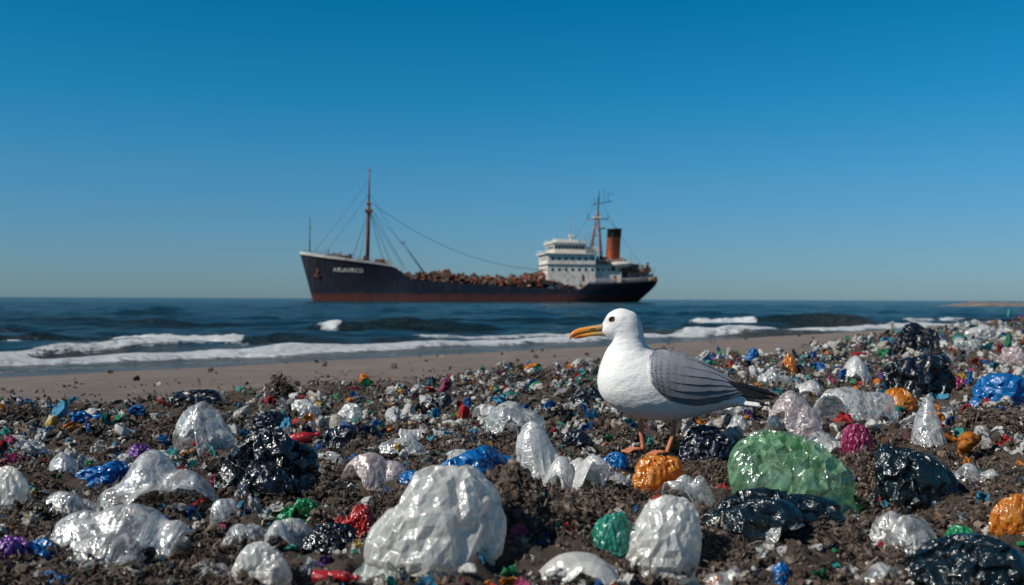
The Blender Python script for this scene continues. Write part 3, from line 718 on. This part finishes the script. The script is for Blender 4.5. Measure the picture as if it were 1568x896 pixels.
def crumple_shape(seed, level=2, excess=1.3, lobes=.25, peak=0.0, flat=.7, lean=0.0, open_=False, base=4, ka=None):
    g = np.random.default_rng(seed)
    ws = [(g.normal(size=3)*1.9, g.uniform(0, 7)) for _ in range(5)]
    def conf(Q):
        r = np.linalg.norm(Q, axis=1)+1e-9; dn = Q/r[:, None]
        lob = 1+lobes*sum(np.sin(dn@w_+p_) for w_, p_ in ws)/2.5
        zc = np.clip(Q[:, 2], 0, None)
        sh = 1/(1-min(.75, .6*peak)*np.clip(zc/(flat*(1+peak)), 0, 1)) if peak else 1.0
        f = np.sqrt((Q[:, 0]*sh)**2+(Q[:, 1]*sh)**2+(Q[:, 2]/(flat*(1+peak)))**2)/lob
        Q = Q/np.maximum(1, f)[:, None]
        zf = -.30; Q[:, 2] = np.where(Q[:, 2] < zf, zf+.1*(Q[:, 2]-zf), Q[:, 2]); return Q
    pole = g.normal(size=3)*[.5, .5, .3]+[0, 0, 1.0]; pole /= np.linalg.norm(pole)
    e1_ = np.cross(pole, [1, .3, 0]); e1_ /= np.linalg.norm(e1_); e2_ = np.cross(pole, e1_)
    k_amp = ka if ka is not None else (.13 if excess < 1.1 else min(1.0, .25+(excess-1)*2.2))
    def folds(Vr, P_, freq, am):
        warp = .5*np.sin(Vr@(g.normal(size=3)*3)+g.uniform(0, 7))+.3*np.sin(Vr@(g.normal(size=3)*6)+g.uniform(0, 7))
        phi = np.arctan2(Vr@e2_, Vr@e1_); th = np.arccos(np.clip(Vr@pole, -1, 1))
        h = (1-np.abs(np.sin(round(freq)*phi*.5*2/2+2.5*warp)))*np.sin(th)**.7*np.exp(-th*.5)
        for _ in range(3):
            dn = g.normal(size=3); dn /= np.linalg.norm(dn)
            env = .5+.5*np.sin(Vr@(g.normal(size=3)*2.5)+g.uniform(0, 7))
            h = h+env*(1-np.abs(np.sin(freq*.8*(Vr@dn)+2.0*warp+g.uniform(0, 7))))*.8
        nrm = P_/(np.linalg.norm(P_, axis=1)[:, None]+1e-9)
        return P_+nrm*((h-h.mean())*am*k_amp)[:, None]
    Vr, Fc = ICO[base][0].copy(), ICO[base][1]
    P_ = conf(Vr*1.0)*.95
    P_ = folds(Vr, P_, 4, .10)+g.normal(0, .006, Vr.shape)
    P_ = relax(Vr, P_, Fc, excess, 70, conf, .07, g)
    for l in range(level):
        Vr, P_, Fc = subdiv(Vr, P_, Fc); P_ = folds(Vr, P_, (9, 17, 30)[l], (.042, .020, .010)[l])+g.normal(0, .002, P_.shape)
        P_ = relax(Vr, P_, Fc, excess*(1+.015*(l+1)), (30, 18, 8)[l], conf, (.06, .04, .03)[l], g)
    if open_: Fc = Fc[(Vr[Fc].mean(1)@np.array([.35, -.5, .79])) < .80]
    P_[:, 0] += lean*np.clip(P_[:, 2], 0, 9)
    P_[:, 2] -= P_[:, 2].min()
    P_[:, 0] -= (P_[:, 0].max()+P_[:, 0].min())/2
    return P_/np.ptp(P_, axis=0), Fc
# --- thin sheet falling over a few lumps and gathered inwards: folds, pleats and tents
def drape_shape(seed, lumps=None, cover=1.4, gather=.98, n=54, steps=140, lean=0.0, wr=1.0):
    g = np.random.default_rng(seed)
    if lumps is None:
        lumps = []
        for _ in range(int(g.integers(3, 6))):
            a_ = g.uniform(0, 6.28); r_ = g.uniform(.1, .6); lumps.append((r_*math.cos(a_), r_*math.sin(a_), g.uniform(.35, .7), g.uniform(.25, .55), g.uniform(.45, .9)))
    s_, t_ = np.meshgrid(np.linspace(-1, 1, n), np.linspace(-1, 1, n))
    wv = 1+.12*np.sin(np.arctan2(t_, s_)*3+g.uniform(0, 6))
    x = s_*np.sqrt(1-t_**2/2)*cover*wv; y = t_*np.sqrt(1-s_**2/2)*cover*wv
    hm = max(l[3] for l in lumps)
    z = np.full_like(x, hm+.05)+.10*fbm(x*4+5, y*4+9, 3, seed)
    Q = np.stack([x, y, z], -1); flat_ = Q.copy(); flat_[..., 2] = 0
    sl_ = [((slice(None), slice(0, -1)), (slice(None), slice(1, None)), 1.0), ((slice(0, -1), slice(None)), (slice(1, None), slice(None)), 1.0),
           ((slice(0, -1), slice(0, -1)), (slice(1, None), slice(1, None)), .5), ((slice(0, -1), slice(1, None)), (slice(1, None), slice(0, -1)), .5)]
    Ls = [np.linalg.norm(flat_[b_]-flat_[a_], axis=-1) for a_, b_, _ in sl_]
    Qo = Q.copy(); ph_ = g.uniform(0, 6, 3)
    def H(x, y):
        h = np.zeros_like(x)
        for cx, cy, r_, hh, p_ in lumps: h = np.maximum(h, hh*np.clip(1-((x-cx)**2+(y-cy)**2)/r_**2, 0, 1)**p_)
        return h
    for it in range(steps):
        v_ = (Q-Qo)*.95; Qo = Q.copy(); Q = Q+v_; Q[..., 2] -= .004
        lim = cover+(gather-cover)*min(1, it/(steps*.6))
        for _ in range(4):
            D = np.zeros_like(Q)
            for (a_, b_, k_), L0 in zip(sl_, Ls):
                d = Q[b_]-Q[a_]; L = np.sqrt((d*d).sum(-1))+1e-9; c_ = d*(.5*k_*(L-L0)/L)[..., None]
                D[a_] += c_; D[b_] -= c_
            Q = Q+D*.42
            r_ = np.hypot(Q[..., 0], Q[..., 1]); an = np.arctan2(Q[..., 1], Q[..., 0])
            ll = lim*(1+.14*np.sin(2*an+ph_[0])+.09*np.sin(5*an+ph_[1])+.05*np.sin(9*an+ph_[2]))
            Q[..., :2] *= np.minimum(1, ll/(r_+1e-9))[..., None]
            h = H(Q[..., 0], Q[..., 1]); hit = Q[..., 2] < h
            Q[..., 2] = np.where(hit, h, Q[..., 2]); Qo[..., :2] = np.where(hit[..., None], Qo[..., :2]*.5+Q[..., :2]*.5, Qo[..., :2])
    # crinkles across the film
    du = np.gradient(Q, axis=0); dv = np.gradient(Q, axis=1); nn_ = np.cross(dv, du); nn_ /= (np.linalg.norm(nn_, axis=-1)[..., None]+1e-9)
    h = np.zeros_like(x)
    for fq, am in ((5, .030), (9, .018), (15, .009)):
        for _ in range(2):
            a_ = g.uniform(0, 3.14); wq = fbm(s_*2+fq, t_*2, 2, seed+fq)*3
            h += am*(1-np.abs(np.sin(fq*(s_*math.cos(a_)+t_*math.sin(a_))+wq*1.6+g.uniform(0, 6))))*(.3+fbm(s_*2.5, t_*2.5+fq, 2, seed+7))
    Q = Q+nn_*((h-h.mean())*wr)[..., None]
    Q[..., 0] += lean*Q[..., 2]
    P_ = Q.reshape(-1, 3); P_[:, 2] -= np.percentile(P_[:, 2], 1)
    P_[:, 0] -= (P_[:, 0].max()+P_[:, 0].min())/2; P_[:, 1] -= (P_[:, 1].max()+P_[:, 1].min())/2
    return P_/np.ptp(P_, axis=0), grid_faces(n, n)
def hor(px): return 455+6*px/1568
def locate(px, py):
    d = 701/(py-hor(px))
    for _ in range(12):
        x = (px-784)/F*d; z = g1(x, d); d = .5*d+.5*F*(CAMH-z)/(py-hor(px))
    return (px-784)/F*d, d
def bag(name, px, py, w_, h_, mat, seed, rot=0, depth=.8, dr=None, **kw):
    x, d = locate(px, py); d2 = d+.30*w_*d/F*depth; x = (px-784)/F*d2
    W_ = w_*d2/F; H_ = h_*d2/F*1.06
    if dr is not None:
        if w_ < 110: dr.setdefault('n', 40); dr.setdefault('steps', 110)
        V, Fc = drape_shape(seed, **dr); V = V*[W_*1.1, W_*depth*1.1, H_*1.05]; sink = .06
    else:
        V, Fc = crumple_shape(seed, kw.pop('level', 3 if w_ > 150 else 2 if w_ > 60 else 1), **kw)
        V = V*[W_, W_*depth, H_*1.10]; sink = .08
    o = fast_mesh(name, V, [Fc], mats=[BM[mat]])
    if dr is not None:
        md = o.modifiers.new('smooth', 'SUBSURF'); md.levels = 1; md.render_levels = 1
    o.location = (x, d2, g1(x, d)-sink*H_-.003); o.rotation_euler = (0, 0, rot)
    return o
PB, GB = 'plastic_bag', 'garbage_bag'
D0 = dict
L = [
 (PB, 668, 884, 222, 150, 'milky', 211, dict(depth=.7, peak=.75, excess=1.10, ka=.42, lobes=.16, flat=.9, rot=.25, lean=.20)),
 (PB, 1010, 884, 128, 108, 'milky', 12, dict(peak=.3, excess=1.09, ka=.35, lobes=.22, flat=1.0, lean=.3, level=3)),
 (PB, 885, 892, 175, 45, 'milky', 13, dict(depth=.5, dr=D0(wr=.6))),
 (PB, 1211, 790, 195, 112, 'greenc', 14, dict(excess=1.09, ka=.3, lobes=.14, depth=.75, flat=.8)),
 (GB, 408, 768, 165, 98, 'black', 15, dict(excess=1.45, depth=.9, lobes=.35)),
 (PB, 316, 702, 95, 84, 'clear', 16, dict(dr=D0(lumps=[(-.1, 0, .75, .8, .5), (.4, .1, .5, .5, .6)], gather=.85, n=54))),
 (PB, 235, 785, 195, 94, 'clear', 17, dict(dr=D0(lumps=[(-.15, .1, .55, .75, .8), (.35, 0, .6, .5, .6), (-.5, -.1, .45, .35, .7), (.1, -.4, .5, .4, .6)], gather=.95))),
 (PB, 190, 868, 210, 84, 'clear', 18, dict(dr=D0(lumps=[(-.4, 0, .55, .6, .6), (.1, .1, .6, .7, .5), (.6, 0, .4, .5, .7), (0, -.4, .5, .4, .5)], gather=1.0))),
 (PB, 14, 782, 66, 62, 'milky', 19, dict(excess=1.15)),
 (PB, 458, 802, 82, 46, 'green', 20, dict(excess=1.35, open_=True, lobes=.35)),
 (PB, 455, 838, 115, 48, 'clear', 21, dict(dr=D0())),
 (PB, 552, 826, 62, 48, 'red', 22, dict(excess=1.45, peak=.3, lobes=.45)),
 (GB, 512, 856, 92, 42, 'black', 23, dict(excess=1.45, lobes=.45)),
 (PB, 738, 748, 135, 60, 'blue', 24, dict(excess=1.45, lobes=.5, flat=.6)),
 (PB, 838, 742, 88, 94, 'white', 25, dict(dr=D0(lumps=[(-.2, 0, .7, 1.0, .6), (.3, -.2, .5, .5, .6)], cover=1.6, gather=.8, lean=-.25, n=54))),
 (PB, 885, 762, 104, 64, 'white', 26, dict(dr=D0(gather=.85, n=54))),
 (PB, 790, 674, 90, 62, 'clear', 27, dict(dr=D0(lumps=[(-.2, 0, .7, .6, .4), (.3, 0, .6, .5, .4), (0, -.4, .5, .4, .4)], gather=.85))),
 (PB, 1008, 760, 78, 54, 'orange', 28, dict(excess=1.3, peak=.2, lobes=.4)),
 (PB, 1068, 780, 105, 52, 'clear', 29, dict(dr=D0())),
 (GB, 1185, 822, 230, 62, 'teal', 30, dict(excess=1.4, lobes=.45, depth=.5, flat=.5)),
 (GB, 1400, 782, 130, 82, 'teal', 31, dict(excess=1.35, lobes=.35)),
 (GB, 1084, 708, 92, 50, 'navy', 32, dict(excess=1.35, lobes=.35)),
 (PB, 1306, 660, 115, 62, 'clear', 33, dict(dr=D0(lumps=[(-.2, 0, .7, .6, .4), (.4, 0, .6, .55, .4), (.1, -.4, .5, .4, .4)], gather=.9, n=54))),
 (GB, 1402, 610, 112, 58, 'black', 34, dict(excess=1.4, lobes=.35)),
 (GB, 1402, 542, 68, 46, 'black', 35, dict(excess=1.45, lobes=.4)),
 (PB, 1528, 628, 100, 50, 'blue', 36, dict(excess=1.4, lobes=.45)),
 (PB, 1380, 634, 54, 34, 'orange', 37, dict(excess=1.35, lobes=.4)),
 (PB, 1420, 690, 84, 78, 'clear', 38, dict(dr=D0(lumps=[(0, 0, .65, 1.1, 1.5)], cover=1.6, gather=.85, n=54))),
 (PB, 1215, 678, 84, 66, 'pinkc', 39, dict(dr=D0(lumps=[(0, .1, .7, .7, .5), (.3, -.3, .5, .5, .6), (-.4, -.1, .4, .4, .6)], gather=.85))),
 (PB, 1312, 696, 50, 44, 'pink', 40, dict(excess=1.45, lobes=.45, level=2)),
 (PB, 1262, 700, 95, 34, 'clear', 401, dict(dr=D0())),
 (PB, 938, 842, 62, 54, 'tealc', 41, dict(excess=1.25, peak=.5, lobes=.35)),
 (PB, 1182, 838, 98, 40, 'clear', 42, dict(dr=D0(gather=.85))),
 (PB, 1384, 840, 100, 54, 'clear', 43, dict(dr=D0(gather=.85))),
 (GB, 1480, 905, 195, 70, 'teal', 44, dict(excess=1.35, lobes=.4, flat=.6)),
 (PB, 1482, 850, 72, 46, 'green', 45, dict(excess=1.3, lobes=.4)),
 (PB, 1550, 818, 66, 56, 'orange', 46, dict(excess=1.35, lobes=.45)),
 (GB, 545, 684, 95, 34, 'navy', 47, dict(excess=1.45, lobes=.45, flat=.5)),
 (GB, 886, 688, 52, 28, 'navy', 48, dict(excess=1.4, lobes=.4)),
 (GB, 900, 630, 56, 34, 'black', 49, dict(excess=1.4, lobes=.4)),
 (GB, 672, 624, 46, 24, 'black', 50, dict(excess=1.4, lobes=.4)),
 (GB, 296, 618, 84, 22, 'black', 51, dict(excess=1.4, lobes=.45)),
 (GB, 418, 658, 64, 26, 'navy', 52, dict(excess=1.4, lobes=.4)),
 (PB, 216, 704, 46, 28, 'purple', 54, dict(excess=1.4, lobes=.4)),
 (PB, 158, 748, 85, 32, 'blue', 55, dict(excess=1.45, lobes=.5)),
 (PB, 142, 644, 58, 20, 'blue', 56, dict(excess=1.4, lobes=.4)),
 (PB, 576, 744, 105, 48, 'pinkc', 57, dict(dr=D0(lumps=[(-.2, 0, .7, .6, .6), (.4, 0, .5, .45, .6)], gather=.9, n=54))),
 (PB, 702, 710, 95, 30, 'white', 58, dict(dr=D0())),
 (PB, 1208, 573, 26, 32, 'orange', 59, dict(excess=1.3, peak=.4)),
 (PB, 1150, 560, 28, 26, 'blue', 60, dict(excess=1.4)),
 (PB, 402, 902, 96, 62, 'milky', 61, dict(excess=1.1, ka=.35, peak=.5, lobes=.25)),
 (PB, 112, 806, 120, 44, 'clear', 62, dict(dr=D0())),
 (PB, 64, 858, 56, 26, 'blue', 63, dict(excess=1.4, lobes=.4)),
 (PB, 20, 858, 60, 30, 'purple', 64, dict(excess=1.4, lobes=.4)),
 (PB, 92, 900, 56, 22, 'blue', 65, dict(excess=1.4, lobes=.4)),
 (PB, 1196, 902, 44, 44, 'blue', 66, dict(excess=1.3, peak=.6)),
 (PB, 590, 893, 105, 30, 'clear', 68, dict(dr=D0())),
 (PB, 945, 742, 95, 36, 'clear', 69, dict(dr=D0())),
 (PB, 936, 722, 56, 28, 'blue', 70, dict(excess=1.4, lobes=.4)),
 (PB, 345, 800, 44, 36, 'clear', 71, dict(dr=D0(gather=.8))),
 (PB, 535, 652, 44, 28, 'white', 72, dict(excess=1.25, peak=.7)),
 (PB, 1312, 588, 58, 42, 'white', 73, dict(dr=D0(lumps=[(0, 0, .7, .7, .7), (.4, 0, .4, .4, .6)], gather=.85))),
 (PB, 1545, 560, 50, 30, 'pinkc', 74, dict(excess=1.3, lobes=.4)),
 (PB, 1480, 540, 40, 22, 'clear', 75, dict(excess=1.35, lobes=.4)),
 (PB, 1465, 604, 36, 22, 'pink', 76, dict(excess=1.35, lobes=.4)),
 (PB, 1130, 668, 68, 32, 'clear', 77, dict(dr=D0())),
 (PB, 1186, 596, 50, 30, 'clear', 78, dict(excess=1.35, lobes=.4)),
 (PB, 822, 600, 26, 20, 'green', 79, dict(excess=1.35)),
 (PB, 470, 640, 50, 24, 'white', 80, dict(excess=1.35, lobes=.4)),
 (PB, 640, 745, 60, 24, 'blue', 82, dict(excess=1.4, lobes=.4)),
 (PB, 610, 870, 50, 24, 'white', 83, dict(excess=1.4, lobes=.4)),
 (PB, 1500, 520, 44, 20, 'white', 84, dict(excess=1.35, lobes=.4)),
 (PB, 1440, 900, 60, 24, 'white', 85, dict(excess=1.4, lobes=.4)),
 (PB, 90, 730, 84, 34, 'clear', 86, dict(dr=D0())),
 (PB, 620, 700, 74, 28, 'clear', 87, dict(dr=D0())),
 (PB, 1350, 900, 95, 34, 'clear', 88, dict(dr=D0())),
 (PB, 1130, 640, 50, 26, 'clear', 89, dict(excess=1.4, lobes=.4)),
 (PB, 745, 640, 62, 24, 'white', 90, dict(dr=D0())),
 (PB, 320, 890, 84, 28, 'clear', 91, dict(dr=D0())),
 (PB, 500, 720, 70, 24, 'white', 92, dict(dr=D0())),
 (PB, 1240, 610, 60, 26, 'white', 93, dict(dr=D0())),
 (PB, 1500, 740, 80, 28, 'clear', 94, dict(dr=D0())),
 (PB, 380, 830, 70, 26, 'clear', 95, dict(dr=D0())),
 (PB, 700, 720, 80, 26, 'clear', 96, dict(dr=D0())),
 (PB, 1120, 900, 90, 30, 'clear', 97, dict(dr=D0())),
]
for nm, px, py, w_, h_, m, sd, kw in L: bag(nm, px, py, w_, h_, m, sd, **kw)

def lathe(name, prof, px, py, length_px, ang, mat, tiltx=0.0, crush=.12, seed=1):
    x, d = locate(px, py); sc = length_px*d/F
    g = np.random.default_rng(seed); prof = catmull(prof, 5); seg = 28; nr = len(prof)
    th = np.linspace(0, 2*math.pi, seg, endpoint=False)
    V = np.stack([np.repeat(prof[:, 0], seg)-.5, (prof[:, 1][:, None]*np.cos(th)).ravel(), (prof[:, 1][:, None]*np.sin(th)).ravel()], 1)
    for _ in range(5):
        c_ = np.array([g.uniform(-.35, .35), *(g.normal(size=2)*.15)]); w_ = np.exp(-((V-c_)**2).sum(1)/.02); V[:, 1:] *= (1-crush*2*w_)[:, None]
    i = np.arange(nr-1)[:, None]*seg; j = np.arange(seg)[None]
    Fq = np.stack([i+j, i+(j+1) % seg, i+seg+(j+1) % seg, i+seg+j], -1).reshape(-1, 4)
    V = V*sc
    o = fast_mesh(name, V, [Fq], mats=[BM[mat]])
    rr = prof[:, 1].max()*sc
    o.location = (x, d+rr, g1(x, d)+rr*.75); o.rotation_euler = (0, tiltx, ang); return o
rib = [(0, .005), (0.005, .14), (.03, .2)]+[(.06+.04*i, .215-.008*(i % 2)) for i in range(20)]+[(.88, .2), (.95, .2), (.97, .17), (.97, .02)]
bot = [(0, .005), (.01, .11), (.04, .135), (.3, .13), (.34, .118), (.38, .13), (.6, .13), (.72, .11), (.82, .06), (.86, .045), (.9, .045), (.9, .055), (.97, .055), (.98, .005)]
lathe('plastic_cup', rib, 650, 682, 84, .12, 'white', crush=.14, tiltx=.06)
lathe('plastic_bottle', bot, 456, 678, 70, .25, 'red', tiltx=-.2)
lathe('plastic_bottle', bot, 516, 893, 74, -.1, 'red', seed=3)
lathe('plastic_bottle', bot, 690, 660, 46, 1.0, 'blue', seed=4)
lathe('plastic_bottle', bot, 640, 642, 60, -.2, 'clear', seed=5)
lathe('plastic_bottle', bot, 1110, 690, 60, .8, 'clear', seed=6)
lathe('plastic_bottle', bot, 1090, 560, 30, .4, 'green', seed=7)
lathe('plastic_bottle', bot, 60, 700, 60, .5, 'clear', seed=8)
lathe('plastic_bottle', bot, 1500, 690, 60, .3, 'red', seed=9)

# ------------------------------------------------------------------ scattered small litter (one object)
variants = []
for i in range(12):
    V, Fc = crumple_shape(700+i, 0, excess=1.3+.02*i, lobes=.55, flat=.5+.03*i, base=3); V = (V-.5)*2*np.random.default_rng(i).uniform(.3, 1.15, 3); variants.append(('b', V, Fc))
for i in range(8):
    V, Fc = drape_shape(1700+i, n=10, steps=60, gather=.75); V = (V-[0, 0, .4])*2*[1, .9, .6]; variants.append(('s', V, Fc))
for i in range(12):
    g = np.random.default_rng(950+i); q = np.linspace(-1, 1, 8); A, B = np.meshgrid(q, q)
    z = .3*np.sin(A*g.uniform(1, 3)+g.uniform(0, 6))+.3*np.abs(np.sin(B*g.uniform(1, 4)+A*2+g.uniform(0, 6)))+g.normal(0, .10, A.shape)
    V = np.stack([A+.15*g.normal(size=A.shape), B*g.uniform(.3, 1)+.15*g.normal(size=A.shape), z], -1).reshape(-1, 3); variants.append(('s', V, grid_faces(8, 8)))
def lat(prof, seg=12):
    prof = np.array(prof); th = np.linspace(0, 2*math.pi, seg, endpoint=False); nr = len(prof)
    V = np.stack([np.repeat(prof[:, 0], seg), (prof[:, 1][:, None]*np.cos(th)).ravel(), (prof[:, 1][:, None]*np.sin(th)).ravel()], 1)
    i = np.arange(nr-1)[:, None]*seg; j = np.arange(seg)[None]
    return V, np.stack([i+j, i+(j+1) % seg, i+seg+(j+1) % seg, i+seg+j], -1).reshape(-1, 4)
V, Fq = lat([(-.35, .01), (-.35, .75), (-.25, .8), (.3, .8), (.35, .74), (.35, .65), (-.2, .62), (-.2, .01)]); variants.append(('c', V, Fq))
V, Fq = lat([(-1.5, .01), (-1.5, .5), (-1.4, .56), (-.2, .55), (0, .5), (.2, .55), (.7, .5), (1.1, .22), (1.3, .2), (1.3, .26), (1.5, .26), (1.5, .01)]); variants.append(('o', V, Fq))
pal = [((.80, .79, .76), 40), ((.60, .61, .59), 18), ((.64, .59, .50), 9), ((.02, .28, .12), 5), ((.03, .36, .32), 6), ((.01, .14, .45), 6), ((.06, .35, .56), 6), ((.55, .02, .02), 5.5), ((.80, .26, .02), 5.5),
       ((.75, .48, .05), 2.5), ((.012, .013, .018), 9), ((.45, .06, .18), 1.5), ((.14, .05, .26), 1), ((.20, .14, .10), 10), ((.01, .03, .06), 5)]
pc = np.array([p[0] for p in pal]); pw = np.array([p[1] for p in pal], float); pw /= pw.sum()
def scatter(n_, d0, d1, a0, a1, g):
    d = g.uniform(d0, d1, n_); a = g.uniform(R(a0), R(a1), n_); return d*np.sin(a), d*np.cos(a)
sets = []
g = np.random.default_rng(77)
for n_, d0, d1, smn, smx in ((6500, 1.25, 3.2, .0035, .020), (15500, 3.0, 7.5, .006, .036), (8000, 7, 16, .015, .065), (2800, 15, 34, .03, .09), ):
    x, y = scatter(n_, d0, d1, -36, 38, g); sz = smn*(smx/smn)**(g.uniform(0, 1, n_)**1.3); sets.append((x, y, sz))
x = g.uniform(-9, 16, 1500); y = g.uniform(-5, 1.3, 1500); sets.append((x, y, g.uniform(.012, .05, 1500)))
x = np.concatenate([s_[0] for s_ in sets]); y = np.concatenate([s_[1] for s_ in sets]); sz = np.concatenate([s_[2] for s_ in sets])
nearg = (((x-GX+.01)/.13)**2+((y-GY+.10)/.22)**2 > 1) | (sz < .007)
keep = (mask(x, y)+.006 > g.uniform(0, 1, len(x))) & (st(x, y)[0] < 12) & nearg & (x*x+y*y > .7)
keep &= (sst(.30, .58, fbm(x/.4, y/.4, 3, 88))+.25 > g.uniform(0, 1, len(x))) | (y > 5)
keep &= (mask(x, y) > .5) | (sz < .02)
x, y, sz = x[keep], y[keep], sz[keep]; z = ground(x, y)
pv = np.array([3.5]*12+[6]*20+[3, 2.0]); vt = g.choice(len(variants), len(x), p=pv/pv.sum())
VV_, FQ, FT, CC = [], [], [], []; off = 0
for vi, (kind, V, Fc) in enumerate(variants):
    V = V.astype(np.float32)
    ix = np.where(vt == vi)[0]; m = len(ix)
    if not m: continue
    s_ = sz[ix]*(.6 if kind in 'co' else 1.0)
    an = g.uniform(.6, 1.3, (m, 3)) if kind in 'bs' else np.ones((m, 3))
    P_ = np.einsum('mij,mvj->mvi', randrot(m, g).astype(np.float32), V[None]*(an[:, None, :]*s_[:, None, None]).astype(np.float32))
    P_ += np.stack([x[ix], y[ix], z[ix]+s_*.35], -1)[:, None, :]
    VV_.append(P_.reshape(-1, 3)); Fi = (Fc[None]+off+len(V)*np.arange(m)[:, None, None]).reshape(-1, Fc.shape[1]); (FT if Fc.shape[1] == 3 else FQ).append(Fi)
    c_ = pc[g.choice(len(pc), m, p=pw)]*g.uniform(.75, 1.05, (m, 1)); CC.append(np.repeat(c_, len(V), 0)); off += m*len(V)
n = NT('litter_plastic'); cl = n.attr('Col', True); cw = n.coord()
cl = n.mix(n.math('MULTIPLY', n.rng(n.noise(70, 5, cw, .7), .50, .68), .55), cl, (.13, .095, .07, 1))
nb = n.bump(n.math('ABSOLUTE', n.math('SUBTRACT', n.noise(130, 3, cw, .6, .8), .5)), .8, .012)
p = n.pr(cl, .3, nb); tr = n.n('ShaderNodeBsdfTranslucent'); n.inp(tr, 0, cl)
m = n.n('ShaderNodeMixShader'); n.inp(m, 0, .3); n.inp(m, 1, p); n.inp(m, 2, tr.outputs[0])
litter_m = n.fin(m.outputs[0])
fast_mesh('plastic_litter', np.concatenate(VV_), [np.concatenate(FT), np.concatenate(FQ)], col=np.concatenate(CC), mats=[litter_m])

# ------------------------------------------------------------------ seaweed debris: crumbs + strands (one object)
g = np.random.default_rng(55)
sets = []
for n_, d0, d1, a_, b_ in ((98000, 1.2, 3.4, .0013, .0060), (50000, 3.2, 8, .003, .010), (9000, 8, 22, .01, .028)):
    x, y = scatter(n_, d0, d1, -34, 36, g); sets.append((x, y, a_*(b_/a_)**(g.uniform(0, 1, n_)**1.3)))
x = np.concatenate([s_[0] for s_ in sets]); y = np.concatenate([s_[1] for s_ in sets]); sz = np.concatenate([s_[2] for s_ in sets])
cl_ = fbm(x/.16, y/.16, 4, 33)
keep = (mask(x, y)+.02 > g.uniform(0, 1, len(x))) & (sst(.34, .55, cl_)+.14 > g.uniform(0, 1, len(x))) & (st(x, y)[0] < 12)
x, y, sz, cl_ = x[keep], y[keep], sz[keep], cl_[keep]
def mound(px, py, wpx, hpx, cnt):
    cx, d = locate(px, py); W_ = wpx*d/F; H_ = hpx*d/F
    q = g.normal(size=(cnt, 3)); q /= np.linalg.norm(q, axis=1)[:, None]
    q *= (.80+.30*np.sin(q[:, 0]*7+q[:, 1]*5)*np.sin(q[:, 2]*8+q[:, 0]*3)+g.normal(0, .07, cnt))[:, None]; q[:, 2] = np.abs(q[:, 2])
    return cx+q[:, 0]*W_/2, d+W_*.35+q[:, 1]*W_/2, q[:, 2]*H_-.01
ex = [mound(*a) for a in ((785, 825, 120, 88, 9000), (250, 668, 80, 30, 3000), (425, 612, 50, 24, 1200), (1100, 742, 76, 30, 2400), (1530, 670, 90, 35, 3000), (560, 700, 60, 18, 1500), (880, 806, 90, 30, 3000), (1290, 850, 90, 30, 3000), (700, 800, 60, 30, 1500), (230, 850, 60, 20, 1500), (30, 640, 60, 14, 900), (330, 870, 70, 26, 2200), (1120, 870, 90, 30, 3000), (60, 830, 60, 24, 1600), (1330, 740, 80, 24, 2200), (500, 760, 70, 24, 2000), (1450, 740, 80, 26, 2200), (770, 720, 60, 22, 1500))]
z = ground(x, y)+sz*.3+g.uniform(0, 1, len(x))**2*.022*np.clip((cl_-.45)*6, 0, 1)*(1-np.exp(-((x-GX)**2+(y-GY+.15)**2)/.3**2))
ez = np.concatenate([ground(e[0], e[1])+e[2] for e in ex]); exx = np.concatenate([e[0] for e in ex]); eyy = np.concatenate([e[1] for e in ex])
x = np.concatenate([x, exx]); y = np.concatenate([y, eyy]); z = np.concatenate([z, ez]); sz = np.concatenate([sz, g.uniform(.0018, .0062, len(exx))])
m = len(x); V, Fc = ICO[1]; V = V.astype(np.float32)
jit = (1+g.uniform(-.5, .6, (m, 12, 1))).astype(np.float32); an = g.uniform(.4, 1.8, (m, 1, 3)).astype(np.float32)
P_ = np.einsum('mij,mvj->mvi', randrot(m, g).astype(np.float32), V[None]*jit*an*sz[:, None, None].astype(np.float32))+np.stack([x, y, z], -1)[:, None, :].astype(np.float32)
cp = np.array([(.045, .030, .022), (.085, .059, .042), (.135, .10, .074), (.024, .016, .012), (.22, .17, .13), (.075, .055, .044)])
cc = cp[g.choice(6, m, p=[.22, .27, .22, .13, .07, .09])]
m2 = 26000; si = g.integers(0, m, m2); L_ = g.uniform(.008, .035, m2)*(1+.25*np.clip(y[si]-3, 0, 5)); wd = g.uniform(.0004, .0012, m2)*(1+.3*np.clip(y[si]-3, 0, 5)); k5 = 6
dirv = g.normal(size=(m2, 3)); dirv[:, 2] = np.abs(dirv[:, 2])*.5; dirv /= np.linalg.norm(dirv, axis=1)[:, None]
bend = g.normal(size=(m2, 3)); tq = np.linspace(0, 1, k5)
cen = np.stack([x[si], y[si], z[si]+.002], -1)[:, None, :]+(dirv[:, None, :]*tq[None, :, None]+bend[:, None, :]*.35*(np.sin(tq*3.1))[None, :, None])*L_[:, None, None]
sd = np.cross(dirv, bend); sd /= np.linalg.norm(sd, axis=1)[:, None]; sd = sd[:, None, :]*wd[:, None, None]
SV = np.stack([cen-sd, cen+sd], 2).reshape(-1, 3); bi = (np.arange(m2)*k5*2)[:, None]+np.arange(k5-1)[None]*2
SF = np.stack([bi, bi+1, bi+3, bi+2], -1).reshape(-1, 4)+m*12
sc_ = cp[g.choice(6, m2, p=[.15, .25, .25, .05, .2, .10])]
n = NT('seaweed_debris_material'); deb = n.fin(n.pr(n.mix(n.rng(n.noise(400, 3, n.coord()), .3, .7, 0, .45), n.attr('Col', True), (.03, .02, .014, 1)), .9))
fast_mesh('seaweed_debris', np.concatenate([P_.reshape(-1, 3), SV]), [(Fc[None]+12*np.arange(m)[:, None, None]).reshape(-1, 3), SF], col=np.concatenate([np.repeat(cc, 12, 0), np.repeat(sc_, k5*2, 0)]), smooth=False, mats=[deb])
print('debris', m)
